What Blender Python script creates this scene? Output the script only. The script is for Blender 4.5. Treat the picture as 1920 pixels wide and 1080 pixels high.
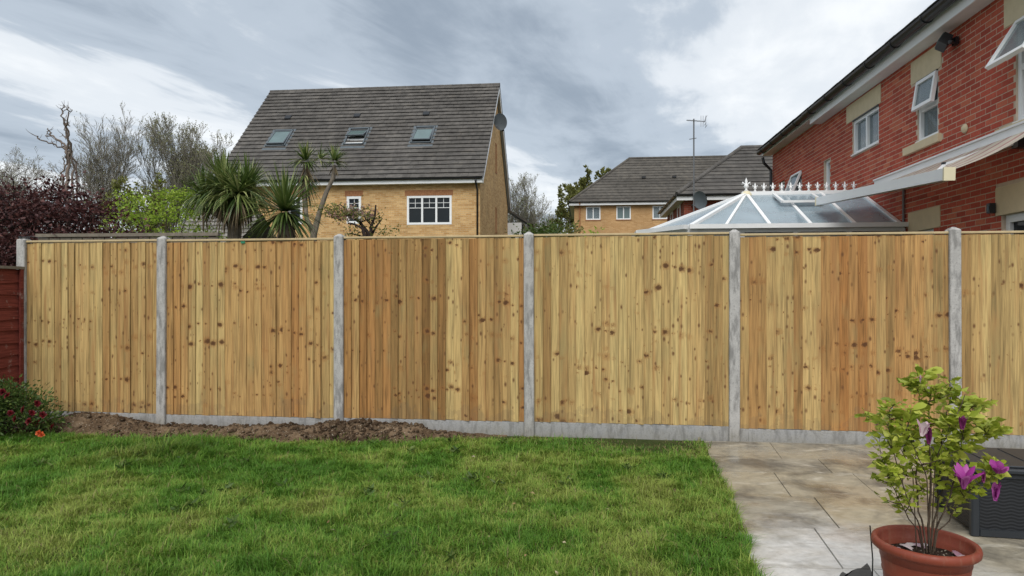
import bpy, bmesh, math, random
import numpy as np
from mathutils import Vector, Matrix, noise as mnoise

R = math.radians
for o in list(bpy.data.objects):
    bpy.data.objects.remove(o, do_unlink=True)
scene = bpy.context.scene
COL = scene.collection

# ------------------------------------------------------------------ camera
CAM_Z = 1.40
cam_d = bpy.data.cameras.new('camera')
cam = bpy.data.objects.new('camera', cam_d)
COL.objects.link(cam)
cam.location = (0, 0, CAM_Z)
cam.rotation_euler = (R(90), 0, 0)
cam_d.sensor_width = 36.0
cam_d.lens = 1300 / 1920 * 36.0
cam_d.shift_y = 10 / 1920
cam_d.clip_start = 0.05
cam_d.clip_end = 2000
scene.camera = cam

# ------------------------------------------------------------------ exposure
scene.view_settings.view_transform = 'Standard'
scene.view_settings.look = 'None'
scene.view_settings.gamma = 1.0
scene.view_settings.exposure = 0.92
scene.cycles.max_bounces = 6
scene.cycles.diffuse_bounces = 3
scene.cycles.glossy_bounces = 3
scene.cycles.transmission_bounces = 4

# ------------------------------------------------------------------ world: broken overcast
SUN_AZ = R(188)      # compass style, from +Y clockwise: behind the camera
SUN_EL = R(48)
world = bpy.data.worlds.new('World')
scene.world = world
world.use_nodes = True
wn, wl = world.node_tree.nodes, world.node_tree.links
wn.clear()


def W(t, **k):
    n = wn.new(t)
    for a, b in k.items():
        setattr(n, a, b)
    return n


def wmath(op, a, b=None, c=None):
    n = W('ShaderNodeMath', operation=op)
    for i, v in enumerate((a, b, c)):
        if v is None:
            continue
        if isinstance(v, (int, float)):
            n.inputs[i].default_value = v
        else:
            wl.new(v, n.inputs[i])
    return n.outputs[0]


w_out = W('ShaderNodeOutputWorld')
w_tc = W('ShaderNodeTexCoord')
w_sep = W('ShaderNodeSeparateXYZ')
wl.new(w_tc.outputs['Generated'], w_sep.inputs[0])
zz = wmath('ADD', wmath('MAXIMUM', w_sep.outputs[2], 0.0), 0.035)
pxx = wmath('DIVIDE', w_sep.outputs[0], zz)
pyy = wmath('DIVIDE', w_sep.outputs[1], zz)
# cloud-deck coordinates: c runs across the streets of cloud, a along them
c_ = wmath('SUBTRACT', wmath('MULTIPLY', pxx, 0.94), wmath('MULTIPLY', pyy, 0.35))
a_ = wmath('ADD', wmath('MULTIPLY', pxx, 0.35), wmath('MULTIPLY', pyy, 0.94))


def wnoise(sx, sy, detail, rough, off=0.0, dist=0.0):
    cb = W('ShaderNodeCombineXYZ')
    wl.new(wmath('MULTIPLY', c_, sx), cb.inputs[0])
    wl.new(wmath('MULTIPLY', a_, sy), cb.inputs[1])
    cb.inputs[2].default_value = off
    n = W('ShaderNodeTexNoise')
    n.inputs['Scale'].default_value = 1.0
    n.inputs['Detail'].default_value = detail
    n.inputs['Roughness'].default_value = rough
    n.inputs['Distortion'].default_value = dist
    wl.new(cb.outputs[0], n.inputs['Vector'])
    return n.outputs['Fac']


warp = wnoise(0.8, 0.35, 3, 0.5, 3.3)
wisps = wnoise(2.7, 1.0, 8, 0.62, 8.1, 0.4)
puffs = wnoise(1.25, 0.95, 5, 0.52, 21.7, 0.3)
cw = wmath('ADD', c_, wmath('MULTIPLY', wmath('SUBTRACT', warp, 0.5), 0.9))
fr = wmath('FRACT', wmath('DIVIDE', wmath('ADD', cw, 4.45), 5.2))
ramp = W('ShaderNodeValToRGB')
ramp.color_ramp.interpolation = 'EASE'
els = ramp.color_ramp.elements
stops = [(0.0, 0.36), (0.12, 0.32), (0.21, 0.40), (0.30, 0.72), (0.36, 0.62), (0.42, 0.40),
         (0.52, 0.58), (0.60, 0.34), (0.68, 0.26), (0.78, 0.40), (0.885, 0.80), (0.95, 0.72), (1.0, 0.36)]
els[0].position, els[0].color = stops[0][0], (stops[0][1],) * 3 + (1,)
els[1].position, els[1].color = stops[-1][0], (stops[-1][1],) * 3 + (1,)
for p, v in stops[1:-1]:
    e = els.new(p)
    e.color = (v, v, v, 1)
wl.new(fr, ramp.inputs[0])
dens = wmath('ADD', ramp.outputs[0], wmath('MULTIPLY', wmath('SUBTRACT', wisps, 0.5), 0.85))
dens = wmath('ADD', dens, wmath('MULTIPLY', wmath('SUBTRACT', puffs, 0.5), 1.15))
# towards the horizon the deck is seen edge-on and goes pale
hz = W('ShaderNodeMapRange')
hz.inputs['From Min'].default_value = 0.02
hz.inputs['From Max'].default_value = 0.24
hz.inputs['To Min'].default_value = 0.30
hz.inputs['To Max'].default_value = 0.0
wl.new(w_sep.outputs[2], hz.inputs['Value'])
dens = wmath('ADD', dens, hz.outputs[0])
cr = W('ShaderNodeValToRGB')
cr.color_ramp.interpolation = 'EASE'
e = cr.color_ramp.elements
e[0].position, e[0].color = 0.05, (0.172, 0.205, 0.246, 1)
e[1].position, e[1].color = 1.0, (0.53, 0.545, 0.555, 1)
m1 = e.new(0.45); m1.color = (0.280, 0.318, 0.362, 1)
m2 = e.new(0.68); m2.color = (0.44, 0.465, 0.49, 1)
wl.new(dens, cr.inputs[0])
bg_c = W('ShaderNodeBackground')
bg_c.inputs['Strength'].default_value = 1.0
wl.new(cr.outputs[0], bg_c.inputs['Color'])
sky = W('ShaderNodeTexSky')
sky.sky_type = 'NISHITA'
sky.sun_disc = False
sky.sun_elevation = SUN_EL
sky.sun_rotation = SUN_AZ
sky.air_density = 1.0
sky.dust_density = 2.0
bg_s = W('ShaderNodeBackground')
bg_s.inputs['Strength'].default_value = 0.10
wl.new(sky.outputs[0], bg_s.inputs['Color'])
mixs = W('ShaderNodeMixShader')
mixs.inputs[0].default_value = 0.94
wl.new(bg_s.outputs[0], mixs.inputs[1])
wl.new(bg_c.outputs[0], mixs.inputs[2])
wl.new(mixs.outputs[0], w_out.inputs['Surface'])

# ------------------------------------------------------------------ sun behind thin cloud
sd = bpy.data.lights.new('sun', 'SUN')
sd.energy = 1.5
sd.angle = R(50)
sd.color = (1.0, 0.965, 0.91)
sun = bpy.data.objects.new('sun', sd)
COL.objects.link(sun)
sun.rotation_euler = (R(90) - SUN_EL, 0, math.pi - SUN_AZ)

# ================================================================== helpers
rng = random.Random(11)
npr = np.random.default_rng(7)


def tag(o, label=None, cat=None, group=None, kind=None):
    if label: o['label'] = label
    if cat: o['category'] = cat
    if group: o['group'] = group
    if kind: o['kind'] = kind
    return o


def empty(name, loc, rz=0.0, label=None, cat=None, group=None):
    o = bpy.data.objects.new(name, None)
    COL.objects.link(o)
    o.location = loc
    o.rotation_euler = (0, 0, rz)
    o.empty_display_size = 0.2
    return tag(o, label, cat, group)


def link(name, me, parent=None, loc=None, rot=None, mat=None):
    o = bpy.data.objects.new(name, me)
    COL.objects.link(o)
    if parent: o.parent = parent
    if loc is not None: o.location = loc
    if rot is not None: o.rotation_euler = rot
    if mat is not None:
        me.materials.clear(); me.materials.append(mat)
    return o


class MB:
    """collects shapes for ONE mesh object"""
    def __init__(s):
        s.v = []; s.f = []

    def add(s, vs, fs):
        b = len(s.v)
        s.v.extend([tuple(p) for p in vs])
        s.f.extend([tuple(b + i for i in f) for f in fs])

    def box(s, x0, x1, y0, y1, z0, z1, T=None):
        vs = [(x0, y0, z0), (x1, y0, z0), (x1, y1, z0), (x0, y1, z0),
              (x0, y0, z1), (x1, y0, z1), (x1, y1, z1), (x0, y1, z1)]
        if T: vs = [T(*p) for p in vs]
        s.add(vs, [(0, 3, 2, 1), (4, 5, 6, 7), (0, 1, 5, 4), (1, 2, 6, 5), (2, 3, 7, 6), (3, 0, 4, 7)])
        return s

    def bar(s, a, b, w, h, up=(0, 0, 1)):
        a = Vector(a); b = Vector(b); d = (b - a).normalized(); up = Vector(up)
        sd_ = d.cross(up)
        if sd_.length < 1e-4: sd_ = d.cross(Vector((1, 0, 0)))
        sd_.normalize(); u = sd_.cross(d).normalized()
        vs = []
        for p in (a, b):
            for i, j in ((-1, -1), (1, -1), (1, 1), (-1, 1)):
                vs.append(p + sd_ * (i * w / 2) + u * (j * h / 2))
        s.add(vs, [(0, 1, 2, 3), (7, 6, 5, 4), (0, 4, 5, 1), (1, 5, 6, 2), (2, 6, 7, 3), (3, 7, 4, 0)])
        return s

    def tube(s, pts, rad, n=8, cap=True):
        pts = [Vector(p) for p in pts]
        if not hasattr(rad, '__len__'): rad = [rad] * len(pts)
        rings = []
        b = len(s.v)
        ref = None
        for i, p in enumerate(pts):
            d = (pts[min(i + 1, len(pts) - 1)] - pts[max(i - 1, 0)])
            if d.length < 1e-7: d = Vector((0, 0, 1))
            d.normalize()
            if ref is None:
                ref = d.orthogonal().normalized()
            else:
                ref = (ref - d * ref.dot(d))
                if ref.length < 1e-5: ref = d.orthogonal()
                ref.normalize()
            q = d.cross(ref)
            for k in range(n):
                a = 2 * math.pi * k / n
                s.v.append(tuple(p + (ref * math.cos(a) + q * math.sin(a)) * rad[i]))
        for i in range(len(pts) - 1):
            for k in range(n):
                k2 = (k + 1) % n
                s.f.append((b + i * n + k, b + i * n + k2, b + (i + 1) * n + k2, b + (i + 1) * n + k))
        if cap:
            s.f.append(tuple(b + k for k in reversed(range(n))))
            s.f.append(tuple(b + (len(pts) - 1) * n + k for k in range(n)))
        return s

    def lathe(s, prof, c=(0, 0, 0), n=32, axis='Z'):
        b = len(s.v)
        for r, z in prof:
            for k in range(n):
                a = 2 * math.pi * k / n
                x, y = r * math.cos(a), r * math.sin(a)
                p = (x, y, z) if axis == 'Z' else ((x, z, y) if axis == 'Y' else (z, x, y))
                s.v.append((p[0] + c[0], p[1] + c[1], p[2] + c[2]))
        for i in range(len(prof) - 1):
            for k in range(n):
                k2 = (k + 1) % n
                s.f.append((b + i * n + k, b + i * n + k2, b + (i + 1) * n + k2, b + (i + 1) * n + k))
        return s

    def mesh(s, name, mat=None, smooth=False, recalc=True, bevel=0.0):
        me = bpy.data.meshes.new(name)
        me.from_pydata(s.v, [], s.f)
        if recalc or bevel:
            bm = bmesh.new(); bm.from_mesh(me)
            if bevel:
                bmesh.ops.bevel(bm, geom=bm.edges[:], offset=bevel, segments=1, affect='EDGES', profile=0.6)
            bmesh.ops.recalc_face_normals(bm, faces=bm.faces)
            bm.to_mesh(me); bm.free()
        if mat: me.materials.append(mat)
        if smooth:
            me.polygons.foreach_set('use_smooth', [True] * len(me.polygons))
        me.update()
        return me

    def build(s, name, mat, parent=None, smooth=False, recalc=True, loc=None, bevel=0.0):
        return link(name, s.mesh(name, mat, smooth, recalc, bevel), parent, loc)


def np_mesh(name, verts, faces_flat, sizes, mat):
    """fast mesh from numpy arrays"""
    me = bpy.data.meshes.new(name)
    nv = len(verts)
    me.vertices.add(nv)
    me.vertices.foreach_set('co', np.ascontiguousarray(verts, dtype=np.float32).ravel())
    me.loops.add(len(faces_flat))
    me.loops.foreach_set('vertex_index', np.ascontiguousarray(faces_flat, dtype=np.int32))
    starts = np.concatenate(([0], np.cumsum(sizes)[:-1])).astype(np.int32)
    me.polygons.add(len(sizes))
    me.polygons.foreach_set('loop_start', starts)
    me.update(calc_edges=True)
    me.validate()
    if mat: me.materials.append(mat)
    return me


def vnoise(x, y, seed=0):
    """smooth value noise on numpy arrays, 0..1"""
    xi = np.floor(x).astype(np.int64); yi = np.floor(y).astype(np.int64)
    xf = x - xi; yf = y - yi
    def h(a, b):
        n = (a * 374761393 + b * 668265263 + seed * 982451653) & 0x7fffffff
        n = ((n ^ (n >> 13)) * 1274126177) & 0x7fffffff
        return ((n ^ (n >> 16)) & 0xffff) / 65535.0
    u = xf * xf * (3 - 2 * xf); v = yf * yf * (3 - 2 * yf)
    return (h(xi, yi) * (1 - u) + h(xi + 1, yi) * u) * (1 - v) + (h(xi, yi + 1) * (1 - u) + h(xi + 1, yi + 1) * u) * v


def fbm(x, y, seed=0, oct=4):
    t = 0; a = 0.5; s = 0
    for i in range(oct):
        t = t + a * vnoise(x * 2 ** i, y * 2 ** i, seed + i); s += a; a *= 0.5
    return t / s


# ------------------------------------------------------------------ materials
class NT:
    def __init__(s, name):
        s.m = bpy.data.materials.new(name); s.m.use_nodes = True
        s.n = s.m.node_tree.nodes; s.l = s.m.node_tree.links
        s.b = s.n['Principled BSDF']; s.out = s.n['Material Output']

    def new(s, t, **k):
        n = s.n.new(t)
        for a, b in k.items(): setattr(n, a, b)
        return n

    def put(s, sock, v):
        if v is None: return
        if hasattr(v, 'links') or isinstance(v, bpy.types.NodeSocket): s.l.new(v, sock)
        elif isinstance(v, (tuple, list)):
            sock.default_value = tuple(v) if len(v) == len(sock.default_value) else tuple(v) + (1,)
        else: sock.default_value = v

    def math(s, op, a, b=None, c=None, clamp=False):
        n = s.new('ShaderNodeMath', operation=op); n.use_clamp = clamp
        for i, v in enumerate((a, b, c)): s.put(n.inputs[i], v)
        return n.outputs[0]

    def mix(s, f, a, b, blend='MIX'):
        n = s.new('ShaderNodeMix', data_type='RGBA', blend_type=blend)
        s.put(n.inputs[0], f); s.put(n.inputs[6], a); s.put(n.inputs[7], b)
        return n.outputs[2]

    def noise(s, vec, scale, detail=4, rough=0.55, dist=0.0, out='Fac'):
        n = s.new('ShaderNodeTexNoise')
        n.inputs['Scale'].default_value = scale; n.inputs['Detail'].default_value = detail
        n.inputs['Roughness'].default_value = rough; n.inputs['Distortion'].default_value = dist
        if vec is not None: s.l.new(vec, n.inputs['Vector'])
        return n.outputs[out]

    def ramp(s, f, stops, interp='LINEAR'):
        n = s.new('ShaderNodeValToRGB'); n.color_ramp.interpolation = interp
        e = n.color_ramp.elements
        def c4(c): return (c, c, c, 1) if isinstance(c, (int, float)) else tuple(c) + (1,)
        e[0].position, e[0].color = stops[0][0], c4(stops[0][1])
        e[1].position, e[1].color = stops[-1][0], c4(stops[-1][1])
        for p, c in stops[1:-1]:
            x = e.new(p); x.color = c4(c)
        s.l.new(f, n.inputs[0])
        return n.outputs[0]

    def mapping(s, vec, scale=(1, 1, 1), loc=(0, 0, 0), rot=(0, 0, 0)):
        n = s.new('ShaderNodeMapping')
        n.inputs['Scale'].default_value = scale; n.inputs['Location'].default_value = loc
        n.inputs['Rotation'].default_value = rot
        s.l.new(vec, n.inputs['Vector'])
        return n.outputs[0]

    def obj(s): return s.new('ShaderNodeTexCoord').outputs['Object']
    def pos(s): return s.new('ShaderNodeNewGeometry').outputs['Position']
    def island(s): return s.new('ShaderNodeNewGeometry').outputs['Random Per Island']
    def orand(s): return s.new('ShaderNodeObjectInfo').outputs['Random']
    def prop(s, name):
        n = s.new('ShaderNodeAttribute', attribute_type='OBJECT', attribute_name=name); return n.outputs['Fac']
    def rand(s): return s.math('FRACT', s.math('ADD', s.island(), s.math('MULTIPLY', s.orand(), 7.31)))
    def sep(s, v):
        n = s.new('ShaderNodeSeparateXYZ'); s.l.new(v, n.inputs[0]); return n.outputs
    def comb(s, x, y, z):
        n = s.new('ShaderNodeCombineXYZ')
        for i, v in enumerate((x, y, z)): s.put(n.inputs[i], v)
        return n.outputs[0]

    def bump(s, h, strength=0.3, dist=0.01):
        n = s.new('ShaderNodeBump'); n.inputs['Strength'].default_value = strength
        n.inputs['Distance'].default_value = dist
        s.l.new(h, n.inputs['Height']); s.l.new(n.outputs[0], s.b.inputs['Normal'])

    def done(s, col, rough=0.7, spec=0.3, metal=0.0):
        s.put(s.b.inputs['Base Color'], col); s.put(s.b.inputs['Roughness'], rough)
        s.b.inputs['Specular IOR Level'].default_value = spec
        s.b.inputs['Metallic'].default_value = metal
        return s.m


def plain(name, col, rough=0.5, spec=0.4, metal=0.0, var=0.15, scale=6.0, bump=0.0):
    t = NT(name); p = t.pos()
    n = t.noise(p, scale, 5, 0.6)
    dark = tuple(c * (1 - var * 1.6) for c in col); lite = tuple(min(1, c * (1 + var)) for c in col)
    c = t.mix(n, dark, lite)
    if bump: t.bump(t.noise(p, scale * 6, 3), bump, 0.004)
    return t.done(c, rough, spec, metal)


def make_wood():
    t = NT('feather_edge_wood')
    x, y, z = t.sep(t.obj())
    tone = t.prop('tone'); log = t.prop('log'); warm = t.prop('warm'); rnd = t.orand()
    # grain runs up the board
    gv = t.comb(t.math('MULTIPLY', x, 1.0), t.math('MULTIPLY', log, 13.7), t.math('MULTIPLY', z, 0.030))
    kz = t.math('ADD', z, t.math('MULTIPLY', rnd, 0.06))
    kx = t.math('ADD', x, t.math('MULTIPLY', rnd, 0.05))
    kv = t.comb(t.math('MULTIPLY', kx, 0.78), t.math('ADD', t.math('MULTIPLY', log, 5.13), t.math('MULTIPLY', rnd, 0.022)), kz)
    wob = t.noise(t.comb(x, t.math('ADD', log, rnd), z), 55, 3, 0.6, out='Color')
    kvw = t.new('ShaderNodeVectorMath', operation='ADD')
    t.l.new(kv, kvw.inputs[0])
    sc = t.new('ShaderNodeVectorMath', operation='SCALE'); t.l.new(wob, sc.inputs[0]); sc.inputs[3].default_value = 0.034
    t.l.new(sc.outputs[0], kvw.inputs[1])
    vo = t.new('ShaderNodeTexVoronoi'); vo.inputs['Scale'].default_value = 11.5
    t.l.new(kvw.outputs[0], vo.inputs['Vector'])
    cr_, cg_, cb_ = t.sep(vo.outputs['Color'])
    size = t.math('MULTIPLY', t.math('MULTIPLY', t.math('SUBTRACT', cr_, 0.14), 0.40), t.math('ADD', 0.22, t.math('FRACT', t.math('ADD', t.math('MULTIPLY', rnd, 57.3), t.math('MULTIPLY', cg_, 9.0)))))          # many cells hold no knot
    size = t.math('MAXIMUM', size, 0.0001)
    kn = t.math('DIVIDE', vo.outputs['Distance'], size)
    core = t.ramp(kn, [(0.0, 1.0), (0.6, 0.9), (1.0, 0.0)])
    halo = t.ramp(t.math('MULTIPLY', kn, 0.5), [(0.0, 1.0), (0.45, 0.6), (1.0, 0.0)], 'EASE')
    # rings bend round the knots
    gx = t.math('ADD', x, t.math('MULTIPLY', halo, 0.012))
    fine = t.noise(t.comb(t.math('MULTIPLY', gx, 1.0), t.math('MULTIPLY', log, 3.0), t.math('MULTIPLY', z, 0.016)), 190, 3, 0.6)
    broad = t.noise(t.comb(gx, t.math('ADD', t.math('MULTIPLY', log, 9.0), rnd), t.math('MULTIPLY', z, 0.05)), 34, 3, 0.55, 0.6)
    base = t.mix(tone, (0.195, 0.104, 0.034), (0.530, 0.388, 0.165))
    base = t.mix(t.math('MULTIPLY', warm, 0.8), base, (0.36, 0.150, 0.042))
    g = t.ramp(broad, [(0.30, 0.60), (0.52, 1.0), (0.72, 1.18)])
    g2 = t.ramp(fine, [(0.32, 0.66), (0.55, 1.04), (0.7, 1.14)])
    c = t.mix(1.0, base, g, 'MULTIPLY'); c = t.mix(1.0, c, g2, 'MULTIPLY')
    # orange heartwood streaks
    st = t.noise(t.comb(x, t.math('MULTIPLY', rnd, 31.0), t.math('MULTIPLY', z, 0.07)), 15, 3, 0.5)
    c = t.mix(t.ramp(st, [(0.54, 0.0), (0.72, 0.62)]), c, (0.33, 0.165, 0.062))
    # greenish treatment salts
    gr = t.noise(t.comb(t.math('MULTIPLY', x, 3.0), t.math('MULTIPLY', rnd, 17.0), z), 2.3, 3, 0.5)
    c = t.mix(t.ramp(gr, [(0.56, 0.0), (0.75, 0.40)]), c, (0.27, 0.235, 0.105))
    pv = t.new('ShaderNodeTexVoronoi'); pv.inputs['Scale'].default_value = 21
    t.l.new(t.comb(x, t.math('MULTIPLY', rnd, 50.0), t.math('MULTIPLY', z, 0.55)), pv.inputs['Vector'])
    pr_, pg_, pb_ = t.sep(pv.outputs['Color'])
    psz = t.math('MAXIMUM', t.math('MULTIPLY', t.math('SUBTRACT', pr_, 0.48), 0.72), 0.0001)
    pin = t.ramp(t.math('DIVIDE', pv.outputs['Distance'], psz), [(0.3, 0.9), (1.0, 0.0)])
    c = t.mix(pin, c, (0.12, 0.052, 0.022))
    # spike knots: short flat bars of branch wood crossing a board
    sv_ = t.new('ShaderNodeTexVoronoi'); sv_.inputs['Scale'].default_value = 9.0
    swob = t.noise(t.comb(x, rnd, z), 40, 2, 0.5)
    t.l.new(t.comb(t.math('MULTIPLY', x, 0.55), t.math('MULTIPLY', log, 23.0), t.math('ADD', t.math('MULTIPLY', z, 1.5), t.math('ADD', t.math('MULTIPLY', swob, 0.05), t.math('MULTIPLY', rnd, 0.09)))), sv_.inputs['Vector'])
    sr_, sg_, sb_ = t.sep(sv_.outputs['Color'])
    ssz = t.math('MAXIMUM', t.math('MULTIPLY', t.math('SUBTRACT', sr_, 0.74), 0.75), 0.0001)
    spk = t.ramp(t.math('DIVIDE', sv_.outputs['Distance'], ssz), [(0.2, 0.75), (1.0, 0.0)])
    c = t.mix(spk, c, (0.20, 0.090, 0.030))
    c = t.mix(t.math('MULTIPLY', halo, 0.62), c, (0.27, 0.108, 0.030))
    c = t.mix(t.math('MULTIPLY', core, 0.92), c, (0.070, 0.028, 0.012))
    # mud splashed up the foot
    dn = t.noise(t.pos(), 5.5, 5, 0.65)
    dz = t.math('ADD', t.math('MULTIPLY', z, -2.6), t.math('MULTIPLY', dn, 2.3))
    c = t.mix(t.ramp(dz, [(0.95, 0.0), (1.5, 0.22)]), c, (0.145, 0.105, 0.065))
    t.bump(t.math('ADD', fine, t.math('MULTIPLY', core, -0.8)), 0.35, 0.003)
    return t.done(c, 0.72, 0.22)


def make_concrete(name='concrete', col=(0.39, 0.38, 0.365), dark=0.50):
    t = NT(name); p = t.pos()
    n1 = t.noise(p, 7, 6, 0.65); n2 = t.noise(p, 70, 4, 0.7); n3 = t.noise(t.mapping(p, (1, 1, 0.25)), 22, 4, 0.6)
    lite = tuple(c * 1.15 for c in col); dk = tuple(c * dark for c in col)
    c = t.mix(t.ramp(n1, [(0.3, 0.0), (0.65, 1.0)]), tuple(c * 0.85 for c in col), lite)
    c = t.mix(t.ramp(n3, [(0.47, 0.0), (0.64, 0.85)]), c, dk)
    c = t.mix(t.ramp(n2, [(0.54, 0.0), (0.68, 0.7)]), c, dk)
    xx, yy, zz_ = t.sep(p)
    gz = t.math('SUBTRACT', t.math('MULTIPLY', n1, 0.55), zz_)
    c = t.mix(t.ramp(gz, [(0.10, 0.0), (0.32, 0.5)]), c, (0.16, 0.145, 0.105))
    vo = t.new('ShaderNodeTexVoronoi'); vo.inputs['Scale'].default_value = 85; t.l.new(p, vo.inputs['Vector'])
    pit = t.ramp(vo.outputs['Distance'], [(0.10, 1.0), (0.22, 0.0)])
    c = t.mix(t.math('MULTIPLY', pit, 0.6), c, tuple(x * 0.35 for x in col))
    t.bump(t.math('SUBTRACT', t.math('ADD', n2, n1), pit), 0.45, 0.006)
    return t.done(c, 0.9, 0.15)


def brick_coords(t):
    """unfold vertical walls: along the wall, up"""
    tc = t.new('ShaderNodeTexCoord')
    x, y, z = t.sep(tc.outputs['Object']); nx, ny, nz = t.sep(tc.outputs['Normal'])
    side = t.math('GREATER_THAN', t.math('ABSOLUTE', nx), 0.6)
    u = t.math('ADD', t.math('MULTIPLY', x, t.math('SUBTRACT', 1.0, side)), t.math('MULTIPLY', y, side))
    return t.comb(u, z, 0.0)


def make_brickwall(name, c1, c2, mortar, var=0.5):
    t = NT(name); v = brick_coords(t)
    b = t.new('ShaderNodeTexBrick')
    b.inputs['Scale'].default_value = 1.0; b.inputs['Brick Width'].default_value = 0.225
    b.inputs['Row Height'].default_value = 0.075; b.inputs['Mortar Size'].default_value = 0.0055
    b.inputs['Mortar Smooth'].default_value = 0.2; b.inputs['Bias'].default_value = -0.1
    b.inputs['Color1'].default_value = c1 + (1,); b.inputs['Color2'].default_value = c2 + (1,)
    b.inputs['Mortar'].default_value = mortar + (1,)
    t.l.new(v, b.inputs['Vector'])
    n = t.noise(t.pos(), 0.9, 5, 0.6); n2 = t.noise(v, 26, 3, 0.6)
    c = t.mix(1.0, b.outputs['Color'], t.ramp(n, [(0.3, 0.82), (0.7, 1.08)]), 'MULTIPLY')
    c = t.mix(1.0, c, t.ramp(n2, [(0.3, 0.80), (0.7, 1.15)]), 'MULTIPLY')
    t.bump(b.outputs['Fac'], -0.5, 0.008)
    return t.done(c, 0.88, 0.12)


def make_brick_piece():
    t = NT('red_brick'); r = t.rand(); p = t.pos()
    c = t.ramp(r, [(0.0, (0.330, 0.062, 0.040)), (0.35, (0.410, 0.080, 0.050)), (0.72, (0.450, 0.095, 0.058)), (1.0, (0.500, 0.150, 0.085))])
    n = t.noise(p, 55, 4, 0.65); n1 = t.noise(p, 1.1, 4, 0.6)
    c = t.mix(1.0, c, t.ramp(n, [(0.28, 0.74), (0.6, 1.06)]), 'MULTIPLY')
    c = t.mix(1.0, c, t.ramp(n1, [(0.3, 0.85), (0.7, 1.1)]), 'MULTIPLY')
    t.bump(n, 0.4, 0.004)
    return t.done(c, 0.86, 0.15)


def make_tile(name, a, b, moss=0.25):
    t = NT(name); r = t.rand(); p = t.pos()
    n = t.noise(p, 3.5, 6, 0.7); n2 = t.noise(p, 30, 4, 0.7); n3 = t.noise(p, 0.55, 4, 0.6)
    c = t.mix(r, a, b)
    c = t.mix(1.0, c, t.ramp(n, [(0.28, 0.62), (0.7, 1.30)]), 'MULTIPLY')
    c = t.mix(1.0, c, t.ramp(n3, [(0.3, 0.80), (0.7, 1.18)]), 'MULTIPLY')
    lich = t.ramp(n2, [(0.60, 0.0), (0.72, 0.6)])
    c = t.mix(lich, c, (0.22, 0.21, 0.185))
    m = t.ramp(t.math('MULTIPLY', n, n2), [(0.30, 0.0), (0.42, moss)])
    c = t.mix(m, c, (0.15, 0.10, 0.035))
    t.bump(n2, 0.4, 0.01)
    return t.done(c, 0.9, 0.12)


def make_glass(name, tint, alpha=1.0, rough=0.03, spec=0.6):
    t = NT(name)
    n = t.noise(t.pos(), 2.2, 2, 0.5)
    c = t.mix(n, tuple(x * 0.7 for x in tint), tuple(min(1, x * 1.25) for x in tint))
    t.done(c, rough, spec)
    t.b.inputs['Alpha'].default_value = alpha
    t.b.inputs['IOR'].default_value = 1.5
    return t.m


def leaf_mat(name, stops, transl=0.3, rough=0.5, spec=0.3):
    t = NT(name)
    c = t.ramp(t.rand(), stops)
    n = t.noise(t.pos(), 1.7, 3, 0.6)
    c = t.mix(1.0, c, t.ramp(n, [(0.3, 0.78), (0.7, 1.2)]), 'MULTIPLY')
    t.done(c, rough, spec)
    tr = t.new('ShaderNodeBsdfTranslucent'); t.l.new(c, tr.inputs['Color'])
    mx = t.new('ShaderNodeMixShader'); mx.inputs[0].default_value = transl
    t.l.new(t.b.outputs[0], mx.inputs[1]); t.l.new(tr.outputs[0], mx.inputs[2])
    t.l.new(mx.outputs[0], t.out.inputs['Surface'])
    return t.m


def bark_mat(name, a, b, scale=14):
    t = NT(name); p = t.pos()
    n = t.noise(t.mapping(p, (1, 1, 0.35)), scale, 5, 0.65)
    t.bump(n, 0.6, 0.02)
    return t.done(t.mix(t.ramp(n, [(0.3, 0.0), (0.7, 1.0)]), a, b), 0.9, 0.1)


M = {}
M['wood'] = make_wood()
M['concrete'] = make_concrete()
M['gravel_concrete'] = make_concrete('gravel_board_concrete', (0.345, 0.345, 0.345), 0.60)
M['yellow_brick'] = make_brickwall('yellow_brick', (0.46, 0.265, 0.105), (0.65, 0.430, 0.200), (0.52, 0.41, 0.26))
M['ochre_brick'] = make_brickwall('ochre_brick', (0.43, 0.245, 0.105), (0.52, 0.32, 0.15), (0.44, 0.33, 0.20))
M['red_wall'] = make_brickwall('red_brick_wall', (0.235, 0.050, 0.030), (0.315, 0.075, 0.043), (0.30, 0.22, 0.165))
M['soldier'] = plain('soldier_brick', (0.36, 0.17, 0.085), 0.9, 0.1, var=0.4, scale=14)
M['brick'] = make_brick_piece()
M['mortar'] = plain('mortar', (0.54, 0.44, 0.34), 0.95, 0.1, var=0.2, scale=20, bump=0.4)
M['tile'] = make_tile('concrete_roof_tile', (0.088, 0.083, 0.078), (0.115, 0.108, 0.100))
M['tile_far'] = make_tile('far_roof_tile', (0.080, 0.074, 0.066), (0.105, 0.097, 0.086), 0.35)
M['white'] = plain('white_upvc', (0.78, 0.79, 0.79), 0.35, 0.45, var=0.05, scale=3)
M['white_old'] = plain('weathered_white_upvc', (0.70, 0.71, 0.71), 0.45, 0.4, var=0.10, scale=5)
M['black'] = plain('black_plastic', (0.012, 0.013, 0.015), 0.38, 0.5, var=0.3, scale=8)
M['grey_metal'] = plain('grey_metal', (0.16, 0.165, 0.17), 0.45, 0.5, 0.4, var=0.2, scale=10)
M['dish'] = plain('dish_grey', (0.115, 0.135, 0.150), 0.5, 0.4, var=0.15, scale=4)
M['buff'] = plain('buff_stone', (0.58, 0.49, 0.33), 0.85, 0.15, var=0.12, scale=9, bump=0.25)
M['glass_dark'] = make_glass('dark_window_glass', (0.012, 0.017, 0.020), 1.0, 0.03, 0.25)
M['glass_sky'] = make_glass('pale_window_glass', (0.20, 0.25, 0.27), 0.62, 0.03)
M['glass_roof'] = make_glass('conservatory_roof_glass', (0.38, 0.48, 0.54), 0.55, 0.05)
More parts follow.
